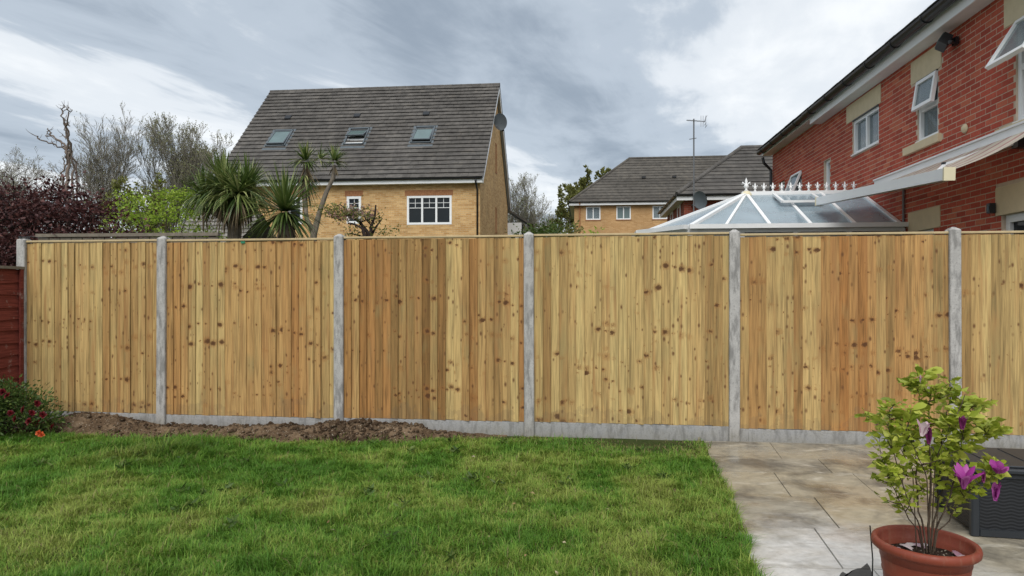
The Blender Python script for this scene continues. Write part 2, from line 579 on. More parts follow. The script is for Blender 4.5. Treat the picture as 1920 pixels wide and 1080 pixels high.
M['glass_skylight'] = make_glass('skylight_glass', (0.11, 0.16, 0.16), 1.0, 0.04)
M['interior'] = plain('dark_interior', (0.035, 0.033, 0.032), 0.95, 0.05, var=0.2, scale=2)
M['curtain'] = plain('net_curtain', (0.55, 0.55, 0.53), 0.95, 0.05, var=0.25, scale=9)
M['lead'] = plain('lead_flashing', (0.11, 0.13, 0.145), 0.55, 0.4, 0.2, var=0.2, scale=6)
M['cream'] = plain('cream_end_cap', (0.66, 0.60, 0.42), 0.5, 0.3, var=0.08)

# ================================================================== the setting
TH_F = R(7.35)                                   # fence line turned this much
fdir = Vector((math.cos(TH_F), -math.sin(TH_F), 0)); fout = Vector((-math.sin(TH_F), -math.cos(TH_F), 0))
SP = 1.96
F0 = Vector((0.175, 6.88, 0)) - fdir * (2 * SP)   # post under x=305 px


def fpt(s, n=0.0, z=0.0):
    p = F0 + fdir * s + fout * n
    return Vector((p.x, p.y, z))


def mat_ground():
    t = NT('rough_ground'); p = t.pos()
    c = t.mix(t.ramp(t.noise(p, 0.6, 6, 0.65), [(0.35, 0.0), (0.65, 1.0)]), (0.035, 0.05, 0.018), (0.07, 0.085, 0.03))
    return t.done(c, 0.95, 0.1)


g = MB(); g.add([(-500, -60, -0.06), (500, -60, -0.06), (500, 900, -0.06), (-500, 900, -0.06)], [(0, 1, 2, 3)])
tag(g.build('ground', mat_ground(), recalc=False), kind='structure')

# --- patio edge line and lawn
def edge_x(y):                                    # where the lawn stops and the flags begin
    return 1.80 + (y - 6.5) * (0.59 / 3.07)


def lawn_h(x, y):
    return 0.02 * (fbm(x * 0.7 + 9, y * 0.7 + 3, 5, 3) - 0.5) + 0.008 * (fbm(x * 2.7, y * 2.7, 15, 3) - 0.5) - 0.012


def mat_lawn():
    t = NT('lawn_earth'); p = t.pos()
    n = t.noise(p, 3.0, 5, 0.6); n2 = t.noise(p, 40, 4, 0.7)
    c = t.mix(t.ramp(n, [(0.35, 0.0), (0.65, 1.0)]), (0.030, 0.055, 0.012), (0.070, 0.085, 0.025))
    c = t.mix(t.ramp(n2, [(0.45, 0.0), (0.7, 0.8)]), c, (0.055, 0.042, 0.022))
    t.bump(n2, 0.8, 0.03)
    return t.done(c, 0.95, 0.1)


nx, ny = 120, 80
xs = np.linspace(-9.5, 1.0, nx); ys = np.linspace(-0.5, 1.0, ny)
V = []
for j in range(ny):
    for i in range(nx):
        ti = i / (nx - 1); tj = j / (ny - 1)
        # quad between camera side and the fence line
        xl = -9.5
        y0 = 1.2
        xr0 = edge_x(y0)
        xfr = 1.86
        x = xl + (xr0 + (xfr - xr0) * tj - xl) * ti
        yf = F0.y - (x - F0.x) * math.tan(TH_F) - 0.02
        y = y0 + (yf - y0) * tj
        V.append((x, y))
V = np.array(V)
Z = lawn_h(V[:, 0], V[:, 1])
F = []
for j in range(ny - 1):
    for i in range(nx - 1):
        a = j * nx + i
        F += [a, a + 1, a + 1 + nx, a + nx]
me = np_mesh('lawn', np.column_stack([V, Z]), F, [4] * ((nx - 1) * (ny - 1)), mat_lawn())
tag(link('lawn', me), kind='structure')

# --- flags of the patio
def mat_stone():
    t = NT('patio_stone'); p = t.pos(); tone = t.prop('tone')
    px_, py_, pz_ = t.sep(p)
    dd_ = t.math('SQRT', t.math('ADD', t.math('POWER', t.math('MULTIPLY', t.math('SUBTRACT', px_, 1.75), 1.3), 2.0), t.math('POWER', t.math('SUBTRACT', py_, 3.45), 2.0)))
    pale = t.ramp(t.math('ADD', t.math('MULTIPLY', dd_, 0.6), t.math('MULTIPLY', t.noise(p, 3.5, 5, 0.65, 0.6), 0.55)), [(0.55, 0.95), (0.85, 0.0)])  # pale patch near the lawn: bleached stone and wet white reflection put into colour
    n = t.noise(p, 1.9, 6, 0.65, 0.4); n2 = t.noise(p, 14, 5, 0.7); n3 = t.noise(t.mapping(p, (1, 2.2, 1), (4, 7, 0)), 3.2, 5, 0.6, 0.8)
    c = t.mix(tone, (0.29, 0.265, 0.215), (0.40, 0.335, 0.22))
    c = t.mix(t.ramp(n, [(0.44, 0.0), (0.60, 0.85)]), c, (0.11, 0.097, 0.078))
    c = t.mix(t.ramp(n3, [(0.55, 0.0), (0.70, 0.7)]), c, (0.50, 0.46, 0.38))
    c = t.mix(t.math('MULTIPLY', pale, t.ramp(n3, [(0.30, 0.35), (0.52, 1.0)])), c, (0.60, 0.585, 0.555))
    c = t.mix(1.0, c, t.ramp(n2, [(0.25, 0.72), (0.7, 1.12)]), 'MULTIPLY')
    wet = t.ramp(t.noise(p, 1.4, 4, 0.6, 0.3), [(0.42, 0.16), (0.60, 0.70)])
    t.bump(t.math('ADD', n2, n), 0.30, 0.010)
    return t.done(c, wet, 0.5)


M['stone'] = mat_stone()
M['joint'] = plain('patio_joint', (0.30, 0.27, 0.22), 0.95, 0.1, var=0.4, scale=12, bump=0.4)
patio = MB()
patio.add([(edge_x(1.0), 1.0, -0.0085), (9.0, 1.0, -0.0085), (9.0, 6.0, -0.0085), (edge_x(6.62) + 0.02, 6.62, -0.0085)], [(0, 1, 2, 3)])
patio = patio.build('patio', M['joint'], recalc=False)
tag(patio, kind='structure')
rows = [6.62, 5.92, 5.46, 4.80, 4.16, 3.55, 2.92, 2.30, 1.70, 1.10]
prs = random.Random(4)
for r in range(len(rows) - 1):
    yt, yb = rows[r], rows[r + 1]
    u = 0.0; first = True
    while u < 5.2:
        w = prs.choice([0.45, 0.6, 0.6, 0.9, 0.9])
        if r == 0: w = prs.choice([0.9, 0.6])
        if u + w > 5.2: w = max(0.3, 5.2 - u + 0.05)
        gp = 0.003
        def P(uu, yy):                            # joints parallel to the lawn edge, rows falling off with the fence line
            return Vector((edge_x(yy) + uu, yy - uu * 0.055, 0))
        a, b_, c, d = P(u + gp, yb + gp), P(u + w - gp, yb + gp), P(u + w - gp, yt - gp), P(u + gp, yt - gp)
        if r == 0:                                # cut along the gravel boards
            for q in (c, d):
                s_ = (q - F0).dot(fdir); lim = fpt(s_, 0.07)
                if q.y > lim.y: q.y = lim.y
        cx = (a + b_ + c + d) / 4
        zt = prs.uniform(-0.003, 0.003)
        slab = MB()
        top = [p - cx for p in (a, b_, c, d)]
        ch = 0.006
        vs = [(p.x * 0.997, p.y * 0.997, zt) for p in top] + [(p.x, p.y, zt - ch) for p in top] + [(p.x, p.y, -0.04) for p in top]
        slab.add(vs, [(0, 1, 2, 3), (0, 4, 5, 1), (1, 5, 6, 2), (2, 6, 7, 3), (3, 7, 4, 0), (4, 8, 9, 5), (5, 9, 10, 6), (6, 10, 11, 7), (7, 11, 8, 4)])
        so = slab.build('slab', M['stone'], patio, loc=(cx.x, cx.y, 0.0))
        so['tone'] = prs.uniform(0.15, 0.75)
        u += w

# ================================================================== new fence
def rounded_post():
    """slotted concrete post 100 x 115 mm with a weathered (sloping) top"""
    w, d, h = 0.05, 0.055, 2.01
    m = MB()
    prof = [(-w + .006, -d), (w - .006, -d), (w, -d + .008), (w, -.024), (w - .02, -.02), (w - .02, .02), (w, .024), (w, d - .006), (w - .006, d),
            (-w + .006, d), (-w, d - .006), (-w, .024), (-w + .02, .02), (-w + .02, -.02), (-w, -.024), (-w, -d + .008)]
    n = len(prof)
    vs = []
    for z in (-0.1, 0.35, 0.8, 1.25, 1.7, h - 0.03):
        vs += [(x, y, z) for x, y in prof]
    vs += [(x * 0.86, y * 0.86, h - 0.022) for x, y in prof]
    vs += [(x * 0.25, y * 0.25, h) for x, y in prof]
    fs = []
    L = 8
    for k in range(L - 1):
        for i in range(n):
            j = (i + 1) % n
            fs.append((k * n + i, k * n + j, (k + 1) * n + j, (k + 1) * n + i))
    fs.append(tuple((L - 1) * n + i for i in range(n)))
    m.add(vs, fs)
    return m.mesh('concrete_post', M['concrete'])


post_me = rounded_post()
FRZ = -TH_F
posts = [(-0.837 * SP, 'end concrete post with capped wires beside the red stained fence'),
         (0, 'concrete post between the narrow left panel and the panel with green tag'),
         (SP, 'concrete post left of the dark soil heap, below the two-headed palm'),
         (2 * SP, 'concrete post in the middle of the fence, where the lawn meets it'),
         (3 * SP, 'concrete post standing at the corner of the patio'),
         (4 * SP, 'concrete post rising behind the potted magnolia'),
         (5 * SP, 'concrete post at the far right end of the fence by the red house')]
for i, (s, lab) in enumerate(posts):
    p = fpt(s)
    o = link('concrete_post', post_me, None, p, (0, R(rng.uniform(-0.25, 0.25)), FRZ + R(rng.uniform(-0.8, 0.8))))
    tag(o, lab, 'fence post', 'concrete posts of the new fence')

# feather-edge board: thin edge left, thick edge right, 3 stations up for a little bow
def board_mesh(seed, w, h):
    r = random.Random(seed)
    m = MB()
    vs = []
    bow = r.uniform(-0.0025, 0.0025); cup = r.uniform(-0.0006, 0.0012); lean = r.uniform(-0.002, 0.002)
    tk = r.uniform(0.015, 0.022)
    for k, z in enumerate((0, h * 0.5, h)):
        b = bow if k == 1 else 0.0
        l = lean * (k / 2.0)
        vs += [(0 + l, -0.004 + b, z), (w * 0.5 + l, -0.0095 - cup + b, z), (w - 0.0015 + l, -tk + b, z), (w + l, -tk + 0.002 + b, z), (w + l, -0.0105 + b, z), (0 + l, 0.0 + b, z)]
    n = 6
    fs = [tuple(reversed(range(6))), tuple(range(12, 18))]
    for k in range(2):
        for i in range(n):
            j = (i + 1) % n
            fs.append((k * n + i, k * n + j, (k + 1) * n + j, (k + 1) * n + i))
    m.add(vs, fs)
    return m.mesh('board', M['wood'])


PITCH = 0.083
variants = [board_mesh(k, 0.098, 1.82) for k in range(10)]
panel_defs = [
    # start post, end post, z0 , tone, warm, label
    (-0.837 * SP, 0, 0.125, 0.80, 0.10, 0.012, 'narrow feather-edge fence panel with uneven boards behind the red-flowered bush'),
    (0, SP, 0.120, 0.80, 0.14, 0.006, 'feather-edge fence panel with a small green tag under its top rail'),
    (SP, 2 * SP, 0.130, 0.74, 0.30, 0.004, 'orange-brown feather-edge fence panel above the dark soil heap'),
    (2 * SP, 3 * SP, 0.135, 0.78, 0.26, 0.004, 'knotty golden feather-edge fence panel between the middle post and the patio corner'),
    (3 * SP, 4 * SP, 0.118, 0.52, 0.06, 0.003, 'plain tan feather-edge fence panel left of the potted magnolia, facing the patio'),
    (4 * SP, 5 * SP, 0.118, 0.58, 0.22, 0.004, 'feather-edge fence panel running out of the picture behind the deck box'),
]
rail_mat = M['wood']
for pi, (s0, s1, z0, tone, warm, jit, lab) in enumerate(panel_defs):
    a, b = s0 + 0.032, s1 - 0.032
    L = b - a
    pr = random.Random(100 + pi)
    root = empty('fence_panel', fpt(a, 0.0, z0), FRZ, lab, 'fence panel', 'feather-edge panels of the new fence')
    n = int(round((L - 0.02) / PITCH)); pit = (L - 0.015) / n
    log = pr.random() * 10; left = 0; lt = 0; lw = 0
    for k in range(n):
        if left <= 0:
            left = pr.choice([2, 3, 4, 5, 6]); log = pr.random() * 10
            lt = pr.gauss(0, 0.20); lw = max(0, pr.gauss(0, 0.26))
            if pr.random() < 0.24: lw += 0.55
        left -= 1
        o = link('board', variants[pr.randrange(len(variants))], root,
                 (0.004 + k * pit + pr.uniform(-1, 1) * jit * 0.4, -0.012 + pr.uniform(-1, 1) * jit * 0.35, pr.uniform(-0.005, 0.003)),
                 (R(pr.uniform(-0.10, 0.10)), R(pr.uniform(-0.10, 0.10)), R(pr.gauss(0, 1.8 + jit * 280))))
        o['tone'] = max(0.0, min(1.15, tone + 0.06 + lt + pr.gauss(0, 0.26)))
        o['warm'] = max(0.0, min(1.0, warm * 0.4 + lw + pr.gauss(0, 0.14)))
        o['log'] = log
    # arris rails behind, capping strip above
    for zr in (0.22, 0.92, 1.62):
        rl = MB(); rl.box(0, L, 0.002, 0.044, zr, zr + 0.05)
        q = rl.build('rail', rail_mat, root); q['tone'] = 0.6; q['warm'] = 0.1; q['log'] = 1.0
    cp = MB(); cp.box(0.0, L, -0.032, 0.028, 1.828, 1.850); cpm = cp.mesh('capping_rail', None, bevel=0.004)
    q = link('capping_rail', cpm, root, mat=None)
    cpm.materials.append(bpy.data.materials.get('capping_wood') or plain('capping_wood', (0.47, 0.37, 0.215), 0.75, 0.2, var=0.22, scale=9))
    # concrete gravel board below
    gb = MB()
    gb.box(0, L, -0.025, 0.025, -0.16, z0 - 0.006)
    gb.box(0.10, L - 0.10, -0.029, -0.0251, -0.10, z0 - 0.035)
    glabs = ['concrete gravel board behind the sandy soil mound at the bush', 'concrete gravel board under the fence panel with the green tag',
             'concrete gravel board partly buried by the dark soil heap', 'concrete gravel board running from the middle post to the patio corner',
             'concrete gravel board along the back of the patio, left of the magnolia', 'concrete gravel board behind the deck box at right']
    o = link('gravel_board', gb.mesh('gravel_board', M['gravel_concrete'], bevel=0.003), None, fpt(a, 0, 0), (0, 0, FRZ))
    tag(o, glabs[pi], 'gravel board', 'concrete gravel boards of the new fence')

# small green paper tag stapled under the capping
tg = MB(); tg.box(0, 0.045, -0.0012, 0.0012, -0.022, 0.0)
M['tag'] = plain('green_tag', (0.02, 0.19, 0.10), 0.5, 0.3, var=0.1)
o = tg.build('tag', M['tag'], None, loc=fpt(0.895, 0.034, 1.943)); o.rotation_euler = (0, 0, FRZ)
tag(o, 'small green tag stapled near the top of the second fence panel', 'tag')

# ---- red-brown lapped side fence, running towards the viewer from the end post
p_end = fpt(-0.837 * SP)
M['red_lap'] = None


def make_redlap():
    t = NT('red_stained_lap'); x, y, z = t.sep(t.obj()); rnd = t.orand()
    g_ = t.noise(t.comb(t.math('MULTIPLY', x, 0.06), t.math('ADD', y, t.math('MULTIPLY', rnd, 9.0)), z), 70, 4, 0.6)
    c = t.mix(t.ramp(g_, [(0.3, 0.0), (0.7, 1.0)]), (0.095, 0.018, 0.013), (0.215, 0.048, 0.034))
    w = t.noise(t.pos(), 9, 5, 0.7)
    c = t.mix(t.ramp(w, [(0.58, 0.0), (0.72, 0.6)]), c, (0.36, 0.30, 0.26))
    t.bump(g_, 0.4, 0.004)
    return t.done(c, 0.75, 0.25)


M['red_lap'] = make_redlap()
sf = empty('side_fence', p_end + fout * 0.06 + Vector((0, 0, 0)), FRZ - R(90), 'old red-brown lapped fence panel meeting the end post at left', 'fence')
for k in range(12):
    z = 0.10 + k * 0.128
    m = MB()
    segs = 7; Ls = 1.83
    vs = []
    for i in range(segs + 1):
        x = Ls * i / segs; wv = 0.012 * math.sin(x * 5 + k * 1.9) + rng.uniform(-0.006, 0.006)
        vs += [(x, 0.024, z + wv), (x, 0.014, z + wv), (x, 0.002, z + 0.15), (x, 0.010, z + 0.15)]
    fs = []
    for i in range(segs):
        for j in range(4):
            q = (j + 1) % 4
            fs.append((i * 4 + j, i * 4 + q, (i + 1) * 4 + q, (i + 1) * 4 + j))
    fs += [(0, 1, 2, 3), tuple(segs * 4 + j for j in (3, 2, 1, 0))]
    m.add(vs, fs)
    m.build('board', M['red_lap'], sf)
for x in (0.0, 0.6, 1.2, 1.79):
    MB().box(x, x + 0.04, 0.0255, 0.05, 0.08, 1.66).build('batten', M['red_lap'], sf)
M['grey_wood'] = plain('weathered_grey_wood', (0.20, 0.175, 0.14), 0.9, 0.1, var=0.35, scale=16, bump=0.4)
MB().box(-0.01, 1.84, -0.02, 0.052, 1.661, 1.690).build('capping_rail', M['grey_wood'], sf)

# end-post wire and plastic
wr = MB()
for k in range(3):
    a0 = rng.uniform(0, 6)
    wr.tube([fpt(-0.837 * SP + 0.05 * math.cos(a0 + i * 1.1), 0.05 * math.sin(a0 + i * 1.1), 2.005 + 0.012 * math.sin(i * 1.7 + k)) for i in range(7)], 0.004, 5)
wr.tube([fpt(-0.837 * SP + 0.02, 0.03, 2.015), fpt(-0.837 * SP + 0.12, 0.045, 2.02), fpt(-0.837 * SP + 0.3, 0.03, 1.995)], 0.003, 5)
tag(wr.build('wire', M['black'], None), 'loop of dark wire lying on top of the end post', 'wire')

# ---- weathered fence of the garden behind, only its top shows
of = empty('old_fence', (-5.86, 8.55, 0), -R(5), 'weathered grey old fence showing its top rail behind the new fence', 'fence')
for k in range(16):
    h = 2.085 + rng.uniform(-0.008, 0.004)
    MB().box(0.02 + k * 0.145, 0.155 + k * 0.145, 0, 0.02, 0, h).build('board', M['grey_wood'], of)
MB().box(0, 2.34, -0.025, 0.045, 2.092, 2.132).build('capping_rail', M['grey_wood'], of)
for x in (0.0, 2.2):
    MB().box(x, x + 0.075, 0.021, 0.096, 0, 2.09).build('post', M['grey_wood'], of)

# ================================================================== houses
RH = R(6)
hx = Vector((math.cos(RH), -math.sin(RH), 0)); hy = Vector((math.sin(RH), math.cos(RH), 0))


def front_T(y=0.0):
    return lambda u, n, z: (u, y - n, z)


def left_T(x=0.0):
    return lambda u, n, z: (x - n, u, z)


def right_T(x=0.0):
    return lambda u, n, z: (x + n, u, z)


def wall_sheet(mb, T, u0, u1, z0, z1, ops, reveal=0.10):
    us = sorted({u0, u1, *[v for o in ops for v in o[:2]]}); zs = sorted({z0, z1, *[v for o in ops for v in o[2:4]]})
    for i in range(len(us) - 1):
        for j in range(len(zs) - 1):
            cu, cz = (us[i] + us[i + 1]) / 2, (zs[j] + zs[j + 1]) / 2
            if any(o[0] < cu < o[1] and o[2] < cz < o[3] for o in ops): continue
            mb.add([T(us[i], 0, zs[j]), T(us[i + 1], 0, zs[j]), T(us[i + 1], 0, zs[j + 1]), T(us[i], 0, zs[j + 1])], [(0, 1, 2, 3)])
    for a, b, c, d in ops:
        r = -reveal
        mb.add([T(a, 0, c), T(a, r, c), T(a, r, d), T(a, 0, d)], [(0, 1, 2, 3)])
        mb.add([T(b, 0, c), T(b, r, c), T(b, r, d), T(b, 0, d)], [(0, 1, 2, 3)])
        mb.add([T(a, 0, c), T(b, 0, c), T(b, r, c), T(a, r, c)], [(0, 1, 2, 3)])
        mb.add([T(a, 0, d), T(b, 0, d), T(b, r, d), T(a, r, d)], [(0, 1, 2, 3)])


def window(parent, T, u0, u1, z0, z1, lights=1, bars=None, fw=0.06, n0=-0.09, n1=-0.03, glass=None, frame=None, skip=()):
    """window = outer frame mesh; mullions, glazing bars and panes are its sub-parts"""
    frame = frame or M['white']; glass = glass or M['glass_dark']
    m = MB()
    m.box(u0, u1, n0, n1, z0, z0 + fw, T); m.box(u0, u1, n0, n1, z1 - fw, z1, T)
    m.box(u0, u0 + fw, n0, n1, z0 + fw + .0005, z1 - fw - .0005, T); m.box(u1 - fw, u1, n0, n1, z0 + fw + .0005, z1 - fw - .0005, T)
    w = m.build('window', frame, parent)
    iw = (u1 - u0 - fw * 2 - fw * 0.9 * (lights - 1)) / lights
    for k in range(lights):
        a = u0 + fw + k * (iw + fw * 0.9); b = a + iw
        if k: MB().box(a - fw * 0.9 + .001, a - .001, n0 + .002, n1 - .002, z0 + fw, z1 - fw, T).build('mullion', frame, w)
        if k in skip: continue
        MB().box(a, b, n0 + 0.024, n0 + 0.030, z0 + fw, z1 - fw, T).build('pane', glass, w)
        if bars:                                  # (number across, transom height fraction, bar between transom and head)
            na, tr = bars
            zt = z0 + fw + (z1 - z0 - 2 * fw) * tr
            MB().box(a, b, n0 + 0.031, n0 + 0.045, zt - 0.012, zt + 0.012, T).build('glazing_bar', frame, w)
            zm = (zt + z1 - fw) / 2
            MB().box(a, b, n0 + 0.031, n0 + 0.043, zm - 0.009, zm + 0.009, T).build('glazing_bar', frame, w)
            for q in range(1, na):
                x = a + (b - a) * q / na
                MB().box(x - 0.009, x + 0.009, n0 + 0.0312, n0 + 0.044, zt, z1 - fw, T).build('glazing_bar', frame, w)
    return w


def gutter(parent, a, b, r, name='gutter', mat=None, out=None):
    """half-round gutter from a to b (local)"""
    a = Vector(a); b = Vector(b); d = (b - a).normalized(); sd_ = d.cross(Vector((0, 0, 1))).normalized()
    m = MB(); n = 8
    vs = []
    for p in (a, b):
        for k in range(n + 1):
            t = math.pi * k / n
            vs.append(p + sd_ * (r * math.cos(t)) - Vector((0, 0, 1)) * (r * math.sin(t)))
        for k in range(n, -1, -1):
            t = math.pi * k / n
            vs.append(p + sd_ * (0.86 * r * math.cos(t)) - Vector((0, 0, 1)) * (0.86 * r * math.sin(t)))
    N = 2 * (n + 1)
    fs = [(i, (i + 1) % N, N + (i + 1) % N, N + i) for i in range(N)]
    for q in (0, N):
        for k in range(n):
            fs.append((q + k, q + k + 1, q + N - 2 - k, q + N - 1 - k))
    m.add(vs, fs)
    g_ = m.build(name, mat or M['black'], parent)
    L = (b - a).length
    k = 0.4
    while k < L:                                  # brackets
        p = a + d * k
        bk = MB()
        pts = [p + sd_ * (r * 1.06 * math.cos(math.pi * q / 8)) - Vector((0, 0, r * 1.06 * math.sin(math.pi * q / 8))) for q in range(9)]
        bk.tube(pts, 0.011, 5)
        bk.build('bracket', mat or M['black'], g_)
        k += 0.95
    return g_


tile_me = MB()
tile_me.box(-0.1645, 0.1645, -0.02, 0.36, -0.008, 0.012)
tile_me = tile_me.mesh('tile', M['tile'], bevel=0.004)
TV = np.array([v.co[:] for v in tile_me.vertices]); TF = [tuple(p.vertices) for p in tile_me.polygons]


def tiled_slope(parent, origin, uax, sax, width, length, gauge=0.30, tw=0.33, limit=300, seed=1, skip=()):
    """lay tiles in courses from the eaves up; the lowest `limit` are objects, the rest one part"""
    r = random.Random(seed)
    uax = Vector(uax).normalized(); sax = Vector(sax).normalized(); nax = uax.cross(sax).normalized()
    if nax.z < 0: nax = -nax
    base = Matrix((uax, sax, nax)).transposed()
    nc = int(math.ceil(length / gauge)); cnt = 0
    big_v = []; big_f = []
    for c in range(nc):
        off = (0.5 * tw if c % 2 else 0.0)
        k = 0
        while True:
            u = -off + tw * (k + 0.5); k += 1
            if u - tw / 2 > width - 0.02: break
            lo, hi = max(0.0, u - tw / 2), min(width, u + tw / 2)
            if hi - lo < 0.05: continue
            sx = (hi - lo) / tw; u = (lo + hi) / 2
            s = c * gauge
            if s + 0.1 > length: continue
            if any(a < u < b and cc < s < d for a, b, cc, d in skip): continue
            p = Vector(origin) + uax * (u + r.uniform(-.003, .003)) + sax * (s + r.uniform(-.005, .005)) + nax * (0.058 + r.uniform(-0.002, 0.003))
            tilt = Matrix.Rotation(R(-8.5 + r.uniform(-0.4, 0.4)), 3, 'X') @ Matrix.Rotation(R(r.uniform(-0.5, 0.5)), 3, 'Y')
            mt = (base @ tilt @ Matrix.Diagonal((sx, 1, 1))).to_4x4(); mt.translation = p
            if cnt < limit:
                o = bpy.data.objects.new('tile', tile_me); COL.objects.link(o); o.parent = parent
                o.matrix_local = mt; cnt += 1
            else:
                a3 = np.array(mt.to_3x3()); b0 = len(big_v) * len(TV)
                big_v.append(TV @ a3.T + np.array(p)); big_f.append(b0)
    if big_v:
        vv = np.concatenate(big_v); ff = []; sz = []
        for b0 in big_f:
            for f in TF:
                ff.extend([b0 + i for i in f]); sz.append(len(f))
        o = link('tile_field', np_mesh('tile_field', vv, ff, sz, M['tile']), parent); o['kind'] = 'stuff'


def course_slope(mb, e0, e1, t0, t1, gauge=0.30, lift=0.035):
    """roof face from eaves e0-e1 to top t0-t1 (t0==t1 for a triangle) as overlapping courses"""
    e0, e1, t0, t1 = map(Vector, (e0, e1, t0, t1))
    n = (e1 - e0).cross(t0 - e0)
    if n.z < 0: n = -n
    n.normalize()
    L = ((t0 + t1) / 2 - (e0 + e1) / 2).length; nc = max(1, int(L / gauge))
    for c in range(nc):
        a, b = c / nc, (c + 1) / nc
        p0, p1 = e0.lerp(t0, a) + n * lift, e1.lerp(t1, a) + n * lift
        q0, q1 = e0.lerp(t0, b) + n * 0.004, e1.lerp(t1, b) + n * 0.004
        r0, r1 = e0.lerp(t0, a) + n * 0.002, e1.lerp(t1, a) + n * 0.002
        mb.add([p0, p1, q1, q0, r0, r1], [(0, 1, 2, 3), (4, 5, 1, 0)])


def ridge_line(parent, a, b, mat, r=0.11, name='ridge_tile'):
    a = Vector(a); b = Vector(b); n = max(1, int((b - a).length / 0.44))
    for k in range(n):
        p, q = a.lerp(b, k / n), a.lerp(b, (k + 0.985) / n)
        MB().tube([p, q], [r, r * 1.05], 10).build(name, mat, parent)


# ---------------------------------------------------------------- yellow brick house
H1 = empty('yellow_house', (-1.27, 27.5, 0), -RH, 'yellow brick house with steep grey tiled roof and three roof windows', 'house')
LEN, DEP, EZ, RZ_ = 10.8, 9.9, 5.95, 11.15
hw = MB()
ops = [(-2.96, -1.14, 4.15, 5.30), (-5.45, -4.85, 4.22, 5.32), (-7.92, -7.31, 4.22, 5.32), (-3.6, -1.4, 0.9, 2.1), (-9.6, -8.0, 0.9, 2.1)]
wall_sheet(hw, front_T(), -LEN, 0, 0, EZ + 0.02, ops)
for x in (-LEN, 0):
    hw.add([(x, 0, 0), (x, DEP, 0), (x, DEP, EZ + .02), (x, DEP / 2, RZ_ - 0.12), (x, 0, EZ + .02)], [(0, 1, 2, 3, 4)])
hw.add([(-LEN, DEP, 0), (0, DEP, 0), (0, DEP, EZ), (-LEN, DEP, EZ)], [(0, 1, 2, 3)])
hw.build('wall', M['yellow_brick'], H1, recalc=False)
T1 = front_T()
window(H1, T1, -2.96, -1.14, 4.15, 5.30, 3, (2, 0.60), fw=0.085, n0=-0.08, n1=0.01)
window(H1, T1, -5.45, -4.85, 4.22, 5.32, 1, (2, 0.60), fw=0.10, n0=-0.08, n1=0.01)
window(H1, T1, -7.92, -7.31, 4.22, 5.32, 1, (2, 0.60), fw=0.10, n0=-0.08, n1=0.01)
window(H1, T1, -3.6, -1.4, 0.9, 2.1, 3, (2, 0.60), fw=0.085)
window(H1, T1, -9.6, -8.0, 0.9, 2.1, 2, (2, 0.60), fw=0.085)
# soldier courses over the upper windows: each brick stands on end
for a, b in ((-3.05, -1.05), (-5.53, -4.77), (-8.0, -7.23)):
    st = empty('lintel', (0, 0, 0)); st.parent = H1
    k = a
    zt = 5.325 if b < -1.5 else 5.305
    while k < b - 0.05:
        MB().box(k + .004, k + .071, -0.006, 0.012 + rng.uniform(0, 0.004), zt, zt + 0.225, lambda u, n, z: T1(u, n, z)).build('brick', M['soldier'], st)
        k += 0.0755
# gable slits
TR = right_T(0.0)
for (u0, u1, z0, z1) in ((4.75, 5.2, 7.0, 8.4), (4.75, 5.2, 4.2, 5.4), (4.75, 5.2, 1.2, 2.4)):
    window(H1, TR, u0, u1, z0, z1, 1, None, fw=0.07, n0=-0.05, n1=0.02, frame=M['soldier'])
# eaves
slope = Vector((0, DEP / 2 + 0.32, RZ_ - (EZ - 0.0))).normalized()
SL = math.hypot(DEP / 2 + 0.32, RZ_ - EZ)
MB().box(-LEN - .15, 0.17, -0.30, -0.28, EZ - 0.20, EZ + 0.0).build('fascia', M['white'], H1)
MB().box(-LEN - .15, 0.17, -0.279, -0.001, EZ - 0.20, EZ - 0.185).build('soffit', M['white'], H1)
gutter(H1, (-LEN - .15, -0.36, EZ + 0.0), (0.17, -0.36, EZ + 0.0), 0.065)
MB().box(-LEN - .15, 0.17, DEP + 0.28, DEP + 0.30, EZ - 0.20, EZ).build('fascia', M['white'], H1)
gutter(H1, (-LEN - .15, DEP + 0.36, EZ), (0.17, DEP + 0.36, EZ), 0.065)
dp = MB(); dp.tube([(-0.12, -0.36, EZ - 0.05), (-0.12, -0.34, EZ - 0.18), (-0.1, -0.06, EZ - 0.45), (-0.1, -0.06, 0.0)], 0.036, 8)
dp.build('downpipe', M['black'], H1, smooth=True)
# roof decks and tiles, front slope piece by piece
rd = MB()
rd.add([(-LEN - .18, -0.33, EZ - .01), (0.18, -0.33, EZ - .01), (0.18, DEP / 2, RZ_ - .01), (-LEN - .18, DEP / 2, RZ_ - .01)], [(0, 1, 2, 3)])
rd.add([(-LEN - .18, DEP + 0.33, EZ - .01), (0.18, DEP + 0.33, EZ - .01), (0.18, DEP / 2, RZ_ - .01), (-LEN - .18, DEP / 2, RZ_ - .01)], [(0, 1, 2, 3)])
roof1 = rd.build('roof', M['tile'], H1, recalc=False)
tiled_slope(roof1, (-LEN - .19, -0.33, EZ), (1, 0, 0), slope, LEN + .38, SL, 0.297, 0.33, 300, 3)
bs = MB()
course_slope(bs, (-LEN - .19, DEP + .33, EZ), (0.19, DEP + .33, EZ), (-LEN - .19, DEP / 2, RZ_), (0.19, DEP / 2, RZ_), 0.297)
bs.build('rear_slope', M['tile_far'], roof1, recalc=False)
ridge_line(roof1, (-LEN - .2, DEP / 2, RZ_ - 0.02), (0.2, DEP / 2, RZ_ - 0.02), M['tile'], 0.10)
